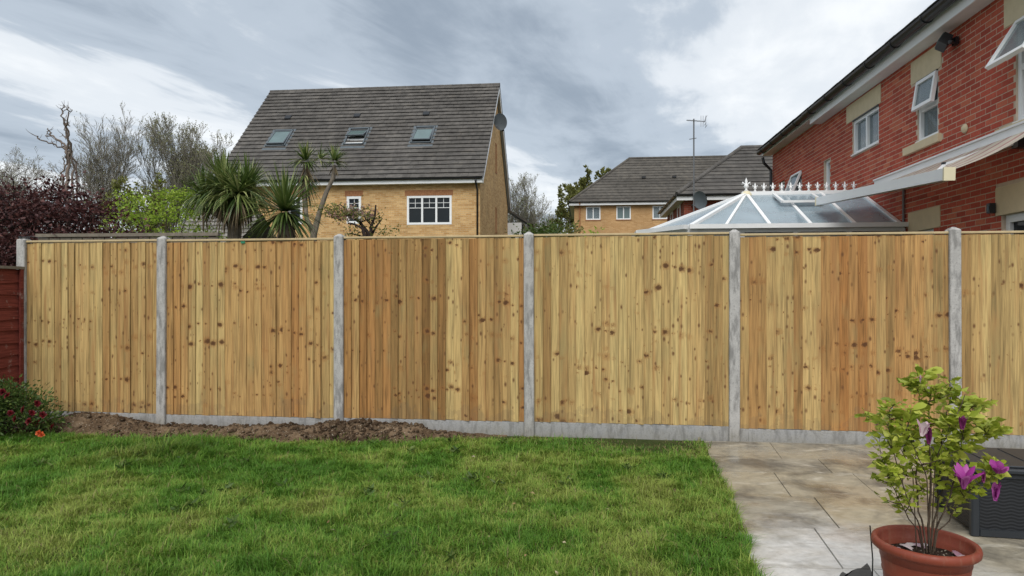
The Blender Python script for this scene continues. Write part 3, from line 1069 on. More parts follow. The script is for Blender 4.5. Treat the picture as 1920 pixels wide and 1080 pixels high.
# barge boards on the right gable
for sgn in (0, 1):
    y0, y1 = (-0.33, DEP / 2) if sgn == 0 else (DEP + 0.33, DEP / 2)
    for x in (0.155, -LEN - 0.155):
        MB().bar((x, y0, EZ - 0.14), (x, y1, RZ_ - 0.14), 0.03, 0.20, (0, 0, 1)).build('barge_board', M['white'] if x > 0 else M['white_old'], H1)
    sf_ = MB(); sf_.add([(0.001, y0, EZ - .05), (0.14, y0, EZ - .05), (0.14, y1, RZ_ - .05), (0.001, y1, RZ_ - .05)], [(0, 1, 2, 3)])
    sf_.build('verge_soffit', M['white_old'], H1, recalc=False)


def roof_pt(x, y, n=0.0):
    nn = Vector((0, -slope.z, slope.y))
    z = EZ + (y + 0.32) * (slope.z / slope.y)
    return Vector((x, y, z)) + nn * n


def roof_frame(x, y):
    """matrix: local x right, y up the slope, z out of the roof"""
    nn = Vector((0, -slope.z, slope.y))
    m = Matrix((Vector((1, 0, 0)), slope, nn)).transposed().to_4x4(); m.translation = roof_pt(x, y, 0.0)
    return m


for k, (x, open_) in enumerate(((-9.12, 0.08), (-5.65, 0.30), (-2.73, 0.13))):
    rw = MB()                                     # kerb frame with flashing skirt
    w, h = 0.44, 1.30
    for a in ((-w, -w + .05, 0, h), (w - .05, w, 0, h), (-w, w, h - .07, h), (-w, w, 0, .06)):
        rw.box(a[0], a[1], a[2], a[3], 0.01, 0.115)
    rw.box(-w - .09, w + .09, -0.24, 0.0, 0.045, 0.06); rw.box(-w - .09, -w, 0, h + .1, 0.045, 0.065); rw.box(w, w + .09, 0, h + .1, 0.045, 0.065); rw.box(-w, w, h, h + .1, 0.045, 0.065)
    ro = rw.build('roof_window', M['lead'], H1)
    ro.matrix_local = roof_frame(x, 1.42)
    MB().box(-w + .05, w - .05, 0.06, h - .07, 0.005, 0.055).build('lining', M['interior'] if k != 1 else M['white_old'], ro)
    # sash pivots about its middle: foot swings out, head swings in
    sm = MB(); hh = (h - .16) / 2
    top = hh * (1.0 if k != 1 else 0.42)
    for a in ((-w + .055, -w + .10, -hh, top), (w - .10, w - .055, -hh, top), (-w + .10, w - .10, top - .06, top), (-w + .10, w - .10, -hh, -hh + .07)):
        sm.box(a[0], a[1], a[2], a[3], -0.02, 0.03)
    sm.v = [(p[0], p[1] * math.cos(open_) - 0, p[2] - p[1] * math.sin(open_)) for p in sm.v]
    off = Vector((0, h * (0.5 if k != 1 else 0.72), 0.115))
    sm.v = [(p[0], p[1] + off.y, p[2] + off.z) for p in sm.v]
    sm.build('sash', M['lead'], ro)
    gm = MB(); gm.box(-w + .10, w - .10, -hh + .07, top - .06, -0.004, 0.012)
    gm.v = [(p[0], p[1] * math.cos(open_) + off.y, p[2] - p[1] * math.sin(open_) + off.z) for p in gm.v]
    gm.build('pane', M['glass_skylight'], ro)
for x in (-9.28, -6.05, -2.88):
    v = MB(); v.box(-0.14, 0.14, -0.10, 0.16, 0.04, 0.11); v.box(-0.12, 0.12, -0.12, -0.101, 0.05, 0.10)
    vo_ = v.build('roof_vent', M['black'], roof1); vo_.matrix_local = roof_frame(x, 3.1)
# rear lean-to with white end and black gutter, just seen past the gable
rx = MB(); rx.box(0.002, 0.75, DEP + 0.0, DEP + 2.4, 0, 5.2)
rx.build('rear_bay', M['white_old'], H1)
rr = MB(); rr.add([(-0.2, DEP - .05, 6.1), (1.15, DEP - .05, 5.25), (1.15, DEP + 2.6, 5.25), (-0.2, DEP + 2.6, 6.1), (-0.2, DEP - .05, 6.0), (1.15, DEP - .05, 5.12), (1.15, DEP + 2.6, 5.12), (-0.2, DEP + 2.6, 6.0)],
                  [(0, 1, 2, 3), (4, 5, 6, 7), (0, 1, 5, 4), (1, 2, 6, 5), (2, 3, 7, 6), (3, 0, 4, 7)])
rr.build('rear_bay_roof', M['tile_far'], H1)
gutter(H1, (1.2, DEP - .05, 5.2), (1.2, DEP + 2.6, 5.2), 0.06)
MB().tube([(0.80, DEP + 0.05, 5.1), (0.80, DEP + 0.05, 0)], 0.04, 8).build('downpipe', M['black'], H1)


def sat_dish(name, loc, rz, label, d=0.62, tilt=18, mat=None):
    e_ = empty(name, loc, rz, label, 'satellite dish')
    m = MB()
    prof = [(0.001, 0.075)] + [(d / 2 * k / 8, 0.075 * (1 - (k / 8) ** 2)) for k in range(1, 9)]
    m.lathe(prof, n=28, axis='Y'); back = [(r, z + 0.012) for r, z in prof]
    m.lathe(list(reversed(back)), n=28, axis='Y')
    rot = Matrix.Rotation(R(tilt), 3, 'X')
    m.v = [tuple(rot @ Vector((p[0] * 0.92, p[1], p[2] * 1.06))) for p in m.v]
    m.build('reflector', mat or M['dish'], e_, smooth=True)
    a = MB(); a.tube([(0, 0.06, -d * .5), (0, -0.1, -d * .52), (0, -0.36, -d * 0.42)], 0.012, 6); a.build('feed_arm', M['grey_metal'], e_)
    l = MB(); l.lathe([(0.001, -0.06), (0.03, -0.06), (0.034, 0.03), (0.001, 0.035)], (0, -0.37, -d * .39), 12, 'Y'); l.build('feed_horn', M['grey_metal'], e_)
    b = MB(); b.tube([(0, 0.09, -0.05), (0, 0.26, -0.05), (0, 0.26, -0.32)], 0.018, 6); b.box(-0.06, 0.06, 0.27, 0.28, -0.36, -0.10); b.build('bracket', M['black'], e_)
    return e_


p = H1.location + hx * 0.42 + hy * 3.2
sat_dish('satellite_dish', (p.x, p.y, 8.98), R(-25), 'grey satellite dish on the gable of the yellow brick house', 0.70)

# ---------------------------------------------------------------- far ochre house with hipped roof
def hipped(name, loc, Lx, Ly, ez, pitch, wallmat, label, ops=(), oh=0.32, tile='tile_far', gauge=0.32, left_only=False):
    h = empty(name, loc, -RH, label, 'house')
    w = MB()
    wall_sheet(w, front_T(), 0, Lx, 0, ez, list(ops))
    w.add([(0, 0, 0), (0, Ly, 0), (0, Ly, ez), (0, 0, ez)], [(0, 1, 2, 3)])
    w.add([(Lx, 0, 0), (Lx, Ly, 0), (Lx, Ly, ez), (Lx, 0, ez)], [(0, 1, 2, 3)])
    w.add([(0, Ly, 0), (Lx, Ly, 0), (Lx, Ly, ez), (0, Ly, ez)], [(0, 1, 2, 3)])
    w.build('wall', wallmat, h, recalc=False)
    x0, x1, y0, y1 = -oh, Lx + oh, -oh, Ly + oh
    half = (y1 - y0) / 2; rz = ez + half * math.tan(pitch)
    A, B, C_, D_ = (x0, y0, ez), (x1, y0, ez), (x1, y1, ez), (x0, y1, ez)
    P, Q = (x0 + half, y0 + half, rz), (x1 - half, y0 + half, rz)
    r = MB()
    course_slope(r, A, B, P, Q, gauge); course_slope(r, C_, D_, Q, P, gauge); course_slope(r, D_, A, P, P, gauge); course_slope(r, B, C_, Q, Q, gauge)
    ro = r.build('roof', M[tile], h, recalc=False)
    ridge_line(ro, P, Q, M[tile], 0.10)
    for a, b in ((A, P), (D_, P), (B, Q), (C_, Q)):
        ridge_line(ro, Vector(a) + Vector((0, 0, 0.03)), Vector(b) + Vector((0, 0, 0.02)), M[tile], 0.085, 'hip_tile')
    MB().box(x0, x1, y0 + .01, y0 + .03, ez - 0.22, ez - 0.002).build('fascia', M['white'], h)
    MB().box(x0 + .01, x0 + .03, y0 + .031, y1, ez - 0.22, ez - 0.002).build('fascia', M['white'], h)
    MB().box(x0 + .031, x1, y0 + .031, -0.002, ez - 0.21, ez - 0.195).build('soffit', M['white_old'], h)
    MB().box(x0 + .031, -0.002, 0.0, y1, ez - 0.21, ez - 0.195).build('soffit', M['white_old'], h)
    gutter(h, (x0 - .02, y0 - .05, ez - .005), (x1, y0 - .05, ez - .005), 0.06)
    gutter(h, (x0 - .05, y1, ez - .005), (x0 - .05, y0 - .02, ez - .005), 0.06)
    return h, ro, rz


ops2 = [(0.76, 1.69, 6.17, 7.02), (2.71, 3.63, 6.17, 7.02), (5.01, 5.95, 6.17, 7.02)]
H2, roof2, rz2 = hipped('ochre_house', (4.05, 45.1, 0), 17, 7.6, 7.30, R(40.5), M['ochre_brick'], 'distant ochre brick house with hipped grey roof and three small windows', ops2)
for i, (a, b, c, d) in enumerate(ops2):
    w = window(H2, front_T(), a, b, c, d, 2, None, fw=0.07, n0=-0.06, n1=0.015, glass=M['glass_sky'] if i != 1 else M['glass_skylight'])
    MB().box(a - .05, b + .05, -0.10, 0.03, c - .06, c - .002, front_T()).build('sill', M['soldier'], w)
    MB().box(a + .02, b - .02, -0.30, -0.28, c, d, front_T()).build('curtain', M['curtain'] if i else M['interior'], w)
MB().tube([(0.35, -0.37, 7.2), (0.35, -0.06, 6.95), (0.35, -0.06, 0)], 0.045, 8).build('downpipe', M['soldier'], H2)
for x in (4.6, 6.6, 9.9):
    y = 1.75
    MB().box(x - .13, x + .13, y - .1, y + .12, 7.30 + (y + .32) * math.tan(R(40.5)) + .03, 7.30 + (y + .32) * math.tan(R(40.5)) + .15).build('roof_vent', M['black'], roof2)

# ---------------------------------------------------------------- red brick hipped house, nearer
H3, roof3, rz3 = hipped('red_hipped_house', (6.73, 27.1, 0), 10.5, 5.6, 5.22, R(37.5), M['red_wall'], 'red brick hipped-roof house between the ochre house and the red terrace', (), 0.32, 'tile', 0.30)
MB().tube([(0.75, -0.37, 5.15), (0.75, -0.06, 4.95), (0.75, -0.06, 0)], 0.045, 8).build('downpipe', M['black'], H3)
window(H3, left_T(), 1.0, 1.9, 3.9, 5.0, 1, None, fw=0.08, n0=-0.05, n1=0.03)
window(H3, left_T(), 3.4, 4.3, 3.9, 5.0, 1, None, fw=0.08, n0=-0.05, n1=0.03)
# dish and aerial on its front
p = H3.location + hx * 0.62 - hy * 0.62
sat_dish('satellite_dish', (p.x - 0.12, p.y, 4.95), R(-48), 'grey satellite dish below the aerial mast on the red hipped house', 0.66, 15)
ae = empty('aerial', H3.location + hx * 0.30 - hy * 0.45 + Vector((0, 0, 3.2)), -RH, 'tall television aerial on a thin grey mast beside the red hipped house', 'aerial')
MB().tube([(0, 0, 0), (0, 0, 4.9)], 0.028, 8).build('mast', M['grey_metal'], ae)
bm_ = MB(); bm_.tube([(-0.28, -0.02, 4.85), (0.42, -0.02, 4.78)], 0.014, 6); bm_.build('boom', M['grey_metal'], ae)
for k in range(9):
    x = -0.24 + k * 0.055
    MB().tube([(x, -0.14, 4.846 - k * .0055), (x, 0.10, 4.846 - k * .0055)], 0.006, 5).build('element', M['grey_metal'], ae)
for k in range(5):
    zc = 4.60 + k * 0.09
    MB().tube([(0.40 + 0.03 * abs(k - 2), -0.22, zc), (0.40 + 0.03 * abs(k - 2), 0.2, zc)], 0.008, 5).build('reflector_rod', M['grey_metal'], ae)
for x in (0.26, 0.34, 0.44):
    MB().tube([(x, -0.05, 4.58), (x, -0.05, 5.0)], 0.007, 5).build('reflector_rod', M['grey_metal'], ae)
cb = MB(); cb.tube([(-0.17, 0, 4.12), (0.1, 0, 4.16)], 0.014, 6); cb.tube([(0, -0.1, 4.14), (0, 0.1, 4.14)], 0.01, 6); cb.build('cross_arm', M['grey_metal'], ae)
for z in (0.5, 1.6):
    MB().box(-0.03, 0.03, 0.0, 0.45, z, z + 0.05).build('bracket', M['grey_metal'], ae)

# ---------------------------------------------------------------- red terrace at right
T0 = 7.0
RW_O = Vector((4.93, 0, 0)) + hy * T0
H4 = empty('red_terrace', RW_O, -RH, 'red brick terraced house with white windows, black gutter and stone lintels', 'house')
TY1 = 18.3 - T0
SZ = 4.92
TL = left_T(0.0)


def t_(v): return v - T0


ops4 = {'w1': (t_(11.69), t_(12.83), 3.92, 4.57), 'w2': (t_(9.73), t_(10.33), 3.62, 4.53), 'w3': (t_(6.95) + .3, t_(7.97), 3.34, 4.50),
        's1': (t_(14.02), t_(14.38), 3.35, 4.12), 's2': (t_(15.85), t_(16.6), 3.40, 4.20), 's3': (t_(17.2), t_(17.7), 3.40, 4.22),
        'door1': (t_(9.85), t_(10.5), 0.0, 2.32), 'door2': (t_(7.3), t_(8.25), 0.0, 2.32)}
stones = {'l1': (t_(11.60), t_(13.12), 4.572, 4.90), 'l2': (t_(9.63), t_(10.53), 4.532, 4.88), 'l3': (t_(6.95) + .2, t_(8.19), 4.502, 4.88),
          'k2': (t_(9.63), t_(10.70), 3.50, 3.62), 'k3': (t_(6.95) + .2, t_(8.30), 3.21, 3.34),
          'd1': (t_(9.66), t_(10.62), 2.32, 2.62), 'd2': (t_(7.2), t_(8.36), 2.32, 2.66)}
hw = MB()
bk_ops = list(ops4.values())
wall_sheet(hw, TL, 0, TY1, 0, SZ + 0.13, bk_ops, 0.14)
hw.build('wall', M['mortar'], H4, recalc=False)
ew = MB()
ew.add([(0, 0, 0), (8, 0, 0), (8, 0, SZ), (4, 0, SZ + 3.9), (0, 0, SZ)], [(0, 1, 2, 3, 4)])
ew.add([(0, TY1, 0), (8, TY1, 0), (8, TY1, SZ), (4, TY1, SZ + 3.9), (0, TY1, SZ)], [(0, 1, 2, 3, 4)])
ew.add([(8, 0, 0), (8, TY1, 0), (8, TY1, SZ), (8, 0, SZ)], [(0, 1, 2, 3)])
ew.build('end_wall', M['red_wall'], H4, recalc=False)
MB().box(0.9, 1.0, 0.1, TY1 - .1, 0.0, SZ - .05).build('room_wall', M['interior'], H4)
# bricks one by one
blk = list(ops4.values()) + [v for k, v in stones.items()]
bricks = []
course = 0
while course * 0.075 < SZ + 0.08:
    z0 = course * 0.075 + 0.006; z1 = z0 + 0.063; zc = (z0 + z1) / 2
    holes = sorted([(o[0], o[1]) for o in blk if o[2] - 0.01 < zc < o[3] + 0.01])
    spans = []; cur = 0.0
    for a, b in holes:
        if a > cur: spans.append((cur, a))
        cur = max(cur, b)
    if cur < TY1: spans.append((cur, TY1))
    k = -1; off = 0.1125 if course % 2 else 0.0
    while True:
        a = k * 0.225 - off + 0.006; b = a + 0.213; k += 1
        if a > TY1: break
        for s0, s1 in spans:
            u0, u1 = max(a, s0 + .004), min(b, s1 - .004)
            if u1 - u0 > 0.035: bricks.append((u0, u1, z0, z1))
    course += 1
cp_ = Vector((0, 0, CAM_Z))
def vis_key(bk):
    return (0 if 2.5 < bk[2] < SZ and bk[0] > 0.75 else 1, bk[0])
bricks.sort(key=vis_key)
br_me = MB(); br_me.box(-0.0028, 0.03, 0, 0.213, 0, 0.063); br_me = br_me.mesh('brick', M['brick'])
half_me = MB(); half_me.box(-0.0028, 0.03, 0, 1.0, 0, 0.063); half_me = half_me.mesh('brick', M['brick'])
rest = MB(); nb = 0
for (u0, u1, z0, z1) in bricks:
    d = rng.uniform(-0.0012, 0.0012)
    if nb < 300:
        full = abs((u1 - u0) - 0.213) < 0.002
        o = bpy.data.objects.new('brick', br_me if full else half_me); COL.objects.link(o); o.parent = H4
        o.location = (d, u0, z0)
        if not full: o.scale = (1, u1 - u0, 1)
        nb += 1
    else:
        rest.box(-0.0028 + d, 0.03, u0, u1, z0, z1)
o = rest.build('brick_field', M['brick'], H4, recalc=False); o['kind'] = 'stuff'
for k, (a, b, c, d) in stones.items():
    sill = k[0] == 'k'
    st = MB(); st.box(a + .002, b - .002, -0.08, 0.055 if sill else 0.012, c + .002, d - .002, TL)
    o = link('sill' if sill else 'lintel', st.mesh('stone', M['buff'], bevel=0.005), H4)
# windows
w1 = window(H4, TL, *ops4['w1'], lights=2, fw=0.065, n0=-0.10, n1=-0.02, glass=M['glass_sky'])
w2 = window(H4, TL, *ops4['w2'], lights=1, fw=0.055, n0=-0.10, n1=-0.02, glass=M['glass_sky'])
w3 = window(H4, TL, *ops4['w3'], lights=2, fw=0.065, n0=-0.10, n1=-0.02, glass=M['glass_sky'])
for nm, w in (('s1', 1), ('s2', 1), ('s3', 1)):
    window(H4, TL, *ops4[nm], lights=1, fw=0.055, n0=-0.13, n1=-0.05, glass=M['glass_sky'])
    a, b, c, d = ops4[nm]
# net curtains behind
for nm, frac in (('w1', (0.45, 1.0)), ('w2', (0.0, 1.0)), ('w3', (0.0, 1.0))):
    a, b, c, d = ops4[nm]
    cu = MB(); n = 24; ua, ub = a + (b - a) * frac[0], a + (b - a) * frac[1]
    pts = [(ua + (ub - ua) * i / n, -0.22 + 0.012 * math.sin(i * 1.9)) for i in range(n + 1)]
    cu.add([TL(u, n_, c) for u, n_ in pts] + [TL(u, n_, d) for u, n_ in pts], [(i, i + 1, n + 2 + i, n + 1 + i) for i in range(n)])
    cu.build('curtain', M['curtain'], H4, recalc=False)


def top_sash(parent, T, u0, u1, zt, hgt, ang, fw=0.05, nb_=-0.02):
    """top-hung casement swung out by ang"""
    def S(u, n, z):                               # z measured down from the hinge
        return T(u, nb_ + n * math.cos(ang) + z * math.sin(ang), zt - z * math.cos(ang) + n * math.sin(ang))
    m = MB()
    m.box(u0, u1, 0, 0.05, 0, fw, S); m.box(u0, u1, 0, 0.05, hgt - fw, hgt, S)
    m.box(u0, u0 + fw, 0.0005, 0.0495, fw, hgt - fw, S); m.box(u1 - fw, u1, 0.0005, 0.0495, fw, hgt - fw, S)
    sa = m.build('sash', M['white'], parent)
    g_ = MB(); g_.box(u0 + fw, u1 - fw, 0.02, 0.026, fw, hgt - fw, S); g_.build('pane', M['glass_sky'], parent)
    hd = MB(); hd.box((u0 + u1) / 2 - .05, (u0 + u1) / 2 + .05, -0.02, 0.0, hgt - fw * .8, hgt - fw * .4, S); hd.build('handle', M['white_old'], parent)


a, b, c, d = ops4['w2']
MB().box(a + .055, b - .055, -0.095, -0.025, 4.06, 4.13, TL).build('transom', M['white'], w2)
top_sash(w2, TL, a + .01, b - .01, d - .02, 0.43, R(9), 0.05)
a, b, c, d = ops4['w3']
MB().box(a + .065, b - .065, -0.095, -0.025, 3.93, 4.0, TL).build('transom', M['white'], w3)
top_sash(w3, TL, a + .01, b - .02, d - .02, 0.62, R(32), 0.05)
a, b, c, d = ops4['s2']
# that far window's casement is open too
top_sash([x for x in H4.children if x.name.startswith('window')][-2], TL, a + .01, b - .01, d - .02, 0.6, R(22), 0.05)
for nm in ('w1', 'w2', 'w3'):
    a, b, c, d = ops4[nm]
    MB().box(a, b, -0.03, 0.02, d - .012, d + .0005, TL).build('drip_strip', M['black'], H4)
    MB().box(a - .01, b + .01, -0.02, 0.035, c - .004, c + .016, TL).build('sill_strip', M['white'], H4)
for nm in ('door1', 'door2'):
    a, b, c, d = ops4[nm]
    dr = MB(); dr.box(a, b, -0.12, -0.05, d - .09, d, TL); dr.box(a, a + .08, -0.12, -0.05, 0, d - .091, TL); dr.box(b - .08, b, -0.12, -0.05, 0, d - .091, TL)
    do = dr.build('door', M['white'], H4)
    MB().box(a + .081, b - .081, -0.10, -0.09, 0.1, d - .092, TL).build('pane', M['glass_dark'], do)
# eaves: two runs, the nearer one with a deeper fascia
step = t_(14.5)
for (ya, yb, za, zb, r, ox) in ((-0.12, step, 0.0, 0.20, 0.085, 0.24), (step + .005, TY1 + 0.12, 0.11, 0.20, 0.075, 0.24)):
    MB().box(-ox, -ox + .02, ya, yb, SZ + za, SZ + zb).build('fascia', M['white'], H4)
    MB().box(-ox + .0205, -0.005, ya, yb, SZ + za + .002, SZ + za + .016).build('soffit', M['white_old'], H4)
    gutter(H4, (-ox - r - .003, yb, SZ + 0.21), (-ox - r - .003, ya, SZ + 0.21), r)
slope4 = Vector((1, 0, math.tan(R(39.5)))).normalized()
rl = MB()
ro4_z = SZ + 0.22
rl.add([(-0.29, -0.15, ro4_z), (-0.29, TY1 + .15, ro4_z), (4.0, TY1 + .15, ro4_z + 4.29 * math.tan(R(39.5))), (4.0, -0.15, ro4_z + 4.29 * math.tan(R(39.5)))], [(0, 1, 2, 3)])
rl.add([(8.29, -0.15, ro4_z), (8.29, TY1 + .15, ro4_z), (4.0, TY1 + .15, ro4_z + 4.29 * math.tan(R(39.5))), (4.0, -0.15, ro4_z + 4.29 * math.tan(R(39.5)))], [(0, 1, 2, 3)])
roof4 = rl.build('roof', M['tile'], H4, recalc=False)
tiled_slope(roof4, (-0.33, TY1 + .15, ro4_z), (0, -1, 0), slope4, TY1 + .3, 5.9, 0.30, 0.33, 280, 9)
ridge_line(roof4, (4.0, -0.15, ro4_z + 4.29 * math.tan(R(39.5))), (4.0, TY1 + .15, ro4_z + 4.29 * math.tan(R(39.5))), M['tile'], 0.11)
# downpipes at the far end and beside the conservatory
MB().tube([(-0.29, TY1 - .15, SZ + .02), (-0.26, TY1 - .15, SZ - .12), (-0.07, TY1 - .1, SZ - .3), (-0.07, TY1 - .1, 0)], 0.04, 8).build('downpipe', M['black'], H4)
MB().tube([(-0.03, t_(10.72), 3.0), (-0.03, t_(10.72), 0)], 0.018, 8).build('waste_pipe', M['grey_metal'], H4)
# round flue cap
fl = MB(); fl.lathe([(0.001, -0.03), (0.045, -0.03), (0.058, -0.012), (0.06, 0.0)], (0, 0, 0), 20, 'X')
fl.v = [(p[0] - 0.008, p[1] + t_(9.02), p[2] + 3.53) for p in fl.v]
fl.build('vent_cap', M['buff'], H4, smooth=True)

# floodlight under the soffit
fl = empty('floodlight', RW_O + hy * t_(9.18) - hx * 0.02 + Vector((0, 0, 4.72)), -RH, 'black floodlight with sensor fixed under the eaves of the red terrace', 'floodlight')
m = MB(); m.box(-0.05, -0.008, -0.05, 0.05, -0.05, 0.05); m.tube([(-0.03, 0, 0), (-0.12, 0.02, 0.02)], 0.02, 8); m.build('wall_bracket', M['black'], fl)
m = MB(); rot = Matrix.Rotation(R(35), 3, 'Y') @ Matrix.Rotation(R(-18), 3, 'Z')
m.box(-0.26, -0.14, -0.11, 0.11, -0.07, 0.08); m.v = [tuple(rot @ Vector(p) + Vector((0.03, 0.03, -0.09))) for p in m.v]; m.build('lamp_housing', M['black'], fl)
m = MB(); m.box(-0.27, -0.2605, -0.10, 0.10, -0.06, 0.07); m.v = [tuple(rot @ Vector(p) + Vector((0.03, 0.03, -0.09))) for p in m.v]; m.build('lens', M['glass_skylight'], fl)
m = MB(); m.tube([(-0.05, -0.03, -0.03), (-0.14, -0.13, -0.06), (-0.18, -0.17, -0.05)], 0.014, 6); m.lathe([(0.001, -0.03), (0.028, -0.0085), (0.03, 0.02), (0.001, 0.03)], (-0.16, -0.15, -0.06), 12, 'Z'); m.build('sensor', M['black'], fl)

# wall lantern by the door
wl_ = empty('wall_lantern', RW_O + hy * t_(8.36) - hx * 0.02 + Vector((0, 0, 2.42)), -RH, 'small black lantern on the pale stone beside the covered door', 'lantern')
MB().box(-0.07, -0.002, -0.035, 0.035, -0.06, 0.06).build('body', M['black'], wl_)
MB().box(-0.074, -0.0705, -0.025, 0.025, -0.045, 0.03).build('glass', M['glass_dark'], wl_)

# ---------------------------------------------------------------- awning
def make_awning_fabric():
    t = NT('striped_awning'); x, y, z = t.sep(t.obj())
    f = t.math('FRACT', t.math('MULTIPLY', y, 3.1))
    c = t.ramp(f, [(0.0, (0.72, 0.66, 0.56)), (0.38, (0.74, 0.69, 0.60)), (0.42, (0.40, 0.06, 0.06)), (0.50, (0.58, 0.42, 0.40)), (0.56, (0.60, 0.50, 0.46)), (0.62, (0.42, 0.10, 0.10)), (0.68, (0.74, 0.68, 0.58)), (1.0, (0.70, 0.64, 0.54))])
    n = t.noise(t.pos(), 3, 4, 0.6)
    c = t.mix(1.0, c, t.ramp(n, [(0.3, 0.85), (0.7, 1.1)]), 'MULTIPLY')
    t.done(c, 0.9, 0.1)
    tr = t.new('ShaderNodeBsdfTranslucent'); t.l.new(c, tr.inputs['Color'])
    mx = t.new('ShaderNodeMixShader'); mx.inputs[0].default_value = 0.5
    t.l.new(t.b.outputs[0], mx.inputs[1]); t.l.new(tr.outputs[0], mx.inputs[2]); t.l.new(mx.outputs[0], t.out.inputs['Surface'])
    return t.m


aw = empty('awning', RW_O, -RH, 'half-open striped awning with white rail on the red terrace', 'awning')
M['awning'] = make_awning_fabric()
PJ = 1.10
near, far = (-PJ, t_(7.22), 2.655), (-PJ, t_(11.26), 2.90)
ca, cbz = t_(7.15), t_(11.5)
MB().box(-0.15, -0.012, ca, cbz, 3.15, 3.25).build('cassette', M['white'], aw)
MB().box(-0.17, -0.012, ca, cbz, 3.2505, 3.275).build('cassette_lid', M['white_old'], aw)
m = MB(); N = 14
vs = []
for i in range(N + 1):
    for j in range(7):
        u = i / N; v = j / 6
        yw = ca + .05 + (cbz - ca - .1) * u; yr = near[1] + .04 + (far[1] - near[1] - .08) * u
        zr = near[2] + (far[2] - near[2]) * u + 0.03
        vs.append((-0.14 + (-PJ + 0.14) * v, yw + (yr - yw) * v, 3.17 + (zr - 3.17) * v - 0.05 * math.sin(math.pi * v)))
m.add(vs, [(i * 7 + j, (i + 1) * 7 + j, (i + 1) * 7 + j + 1, i * 7 + j + 1) for i in range(N) for j in range(6)])
m.build('fabric', M['awning'], aw, smooth=True, recalc=False)
MB().bar(near, far, 0.10, 0.125).build('front_rail', M['white'], aw)
d_ = (Vector(far) - Vector(near)).normalized()
MB().bar(Vector(near) - d_ * 0.03, Vector(near) - d_ * 0.001, 0.115, 0.14).build('end_cap', M['cream'], aw)
MB().bar(Vector(far) + d_ * 0.001, Vector(far) + d_ * 0.03, 0.115, 0.14).build('end_cap', M['cream'], aw)
for (y, yo, zz_) in ((near[1] + 0.45, 0.85, near[2] + .02), (far[1] - 0.45, -0.85, far[2] - .02)):
    el = Vector((-0.50, y + yo, 2.96)); sh = Vector((-0.10, y + yo * 0.1, 3.10)); hd = Vector((-PJ + .05, y, zz_))
    MB().bar(sh, el, 0.05, 0.07).build('arm', M['white_old'], aw)
    MB().bar(el, hd, 0.05, 0.06).build('arm', M['white_old'], aw)
    MB().tube([el - Vector((0, 0, .05)), el + Vector((0, 0, .05))], 0.04, 10).build('elbow', M['black'], aw)
    MB().box(-0.14, -0.012, sh.y - .06, sh.y + .06, 3.02, 3.148).build('shoulder_bracket', M['black'], aw)

# ---------------------------------------------------------------- conservatory
CO = empty('conservatory', RW_O + hy * t_(10.75), -RH, 'white conservatory with pale glass roof and finialed ridge against the red terrace', 'conservatory')
# local: x=0 on the house wall, goes to -x; y back
CWd = 3.3; CL = 3.24; CH = 0.85
EZc, RZc = 2.45, 3.19
ring = [(-0.02, 0.0), (-CL, 0.0), (-CL - 0.62, CH), (-CL - 0.62, CWd - CH), (-CL, CWd), (-0.02, CWd)]
re_, rs_ = (-CL + 1.24, CWd / 2), (-0.02, CWd / 2)
wm = MB()
for i in range(5):
    a, b = ring[i], ring[i + 1]
    n = max(1, int(math.dist(a, b) / 0.75))
    MB().bar((a[0], a[1], 0.3), (b[0], b[1], 0.3), 0.22, 0.6).build('dwarf_wall', M['red_wall'], CO)
    for k in range(n + (1 if i == 4 else 0)):
        q = (a[0] + (b[0] - a[0]) * k / n, a[1] + (b[1] - a[1]) * k / n)
        MB().box(q[0] - .035, q[0] + .035, q[1] - .035, q[1] + .035, 0.6, EZc - .05).build('mullion', M['white'], CO)
    pw = MB(); pw.bar((a[0], a[1], (0.6 + EZc) / 2 - .03), (b[0], b[1], (0.6 + EZc) / 2 - .03), 0.014, EZc - 0.62 - .06); pw.build('pane', M['glass_sky'], CO)
    MB().bar((a[0], a[1], EZc - .03), (b[0], b[1], EZc - .03), 0.11, 0.12).build('eaves_beam', M['white_old'], CO)
    dd = (Vector(b) - Vector(a)).normalized(); nn_ = Vector((dd.y, -dd.x))
    c0 = Vector((a[0], a[1])); c1 = Vector((b[0], b[1])); ctr = Vector((-CL / 2, CWd / 2))
    if (c0 + nn_ - ctr).length < (c0 - nn_ - ctr).length: nn_ = -nn_
    c0 = c0 + nn_ * 0.12 - dd * 0.03; c1 = c1 + nn_ * 0.12 + dd * 0.03
    MB().bar((c0.x, c0.y, EZc + .0), (c1.x, c1.y, EZc + .0), 0.09, 0.07).build('gutter', M['white_old'], CO)
rp = lambda q, z: Vector((q[0], q[1], z))
ridge_e, ridge_s = rp(re_, RZc), rp(rs_, RZc)


def rafter(a, b, w=0.055, h=0.06, name='rafter'):
    MB().bar(a, b, w, h).build(name, M['white'], CO)


def roof_pane(pts):
    m = MB(); n = len(pts)
    m.add([Vector(p) + Vector((0, 0, .004)) for p in pts] + [Vector(p) - Vector((0, 0, .012)) for p in pts],
          [tuple(range(n)), tuple(reversed(range(n, 2 * n)))] + [(i, (i + 1) % n, n + (i + 1) % n, n + i) for i in range(n)])
    m.build('roof_pane', M['glass_roof'], CO)


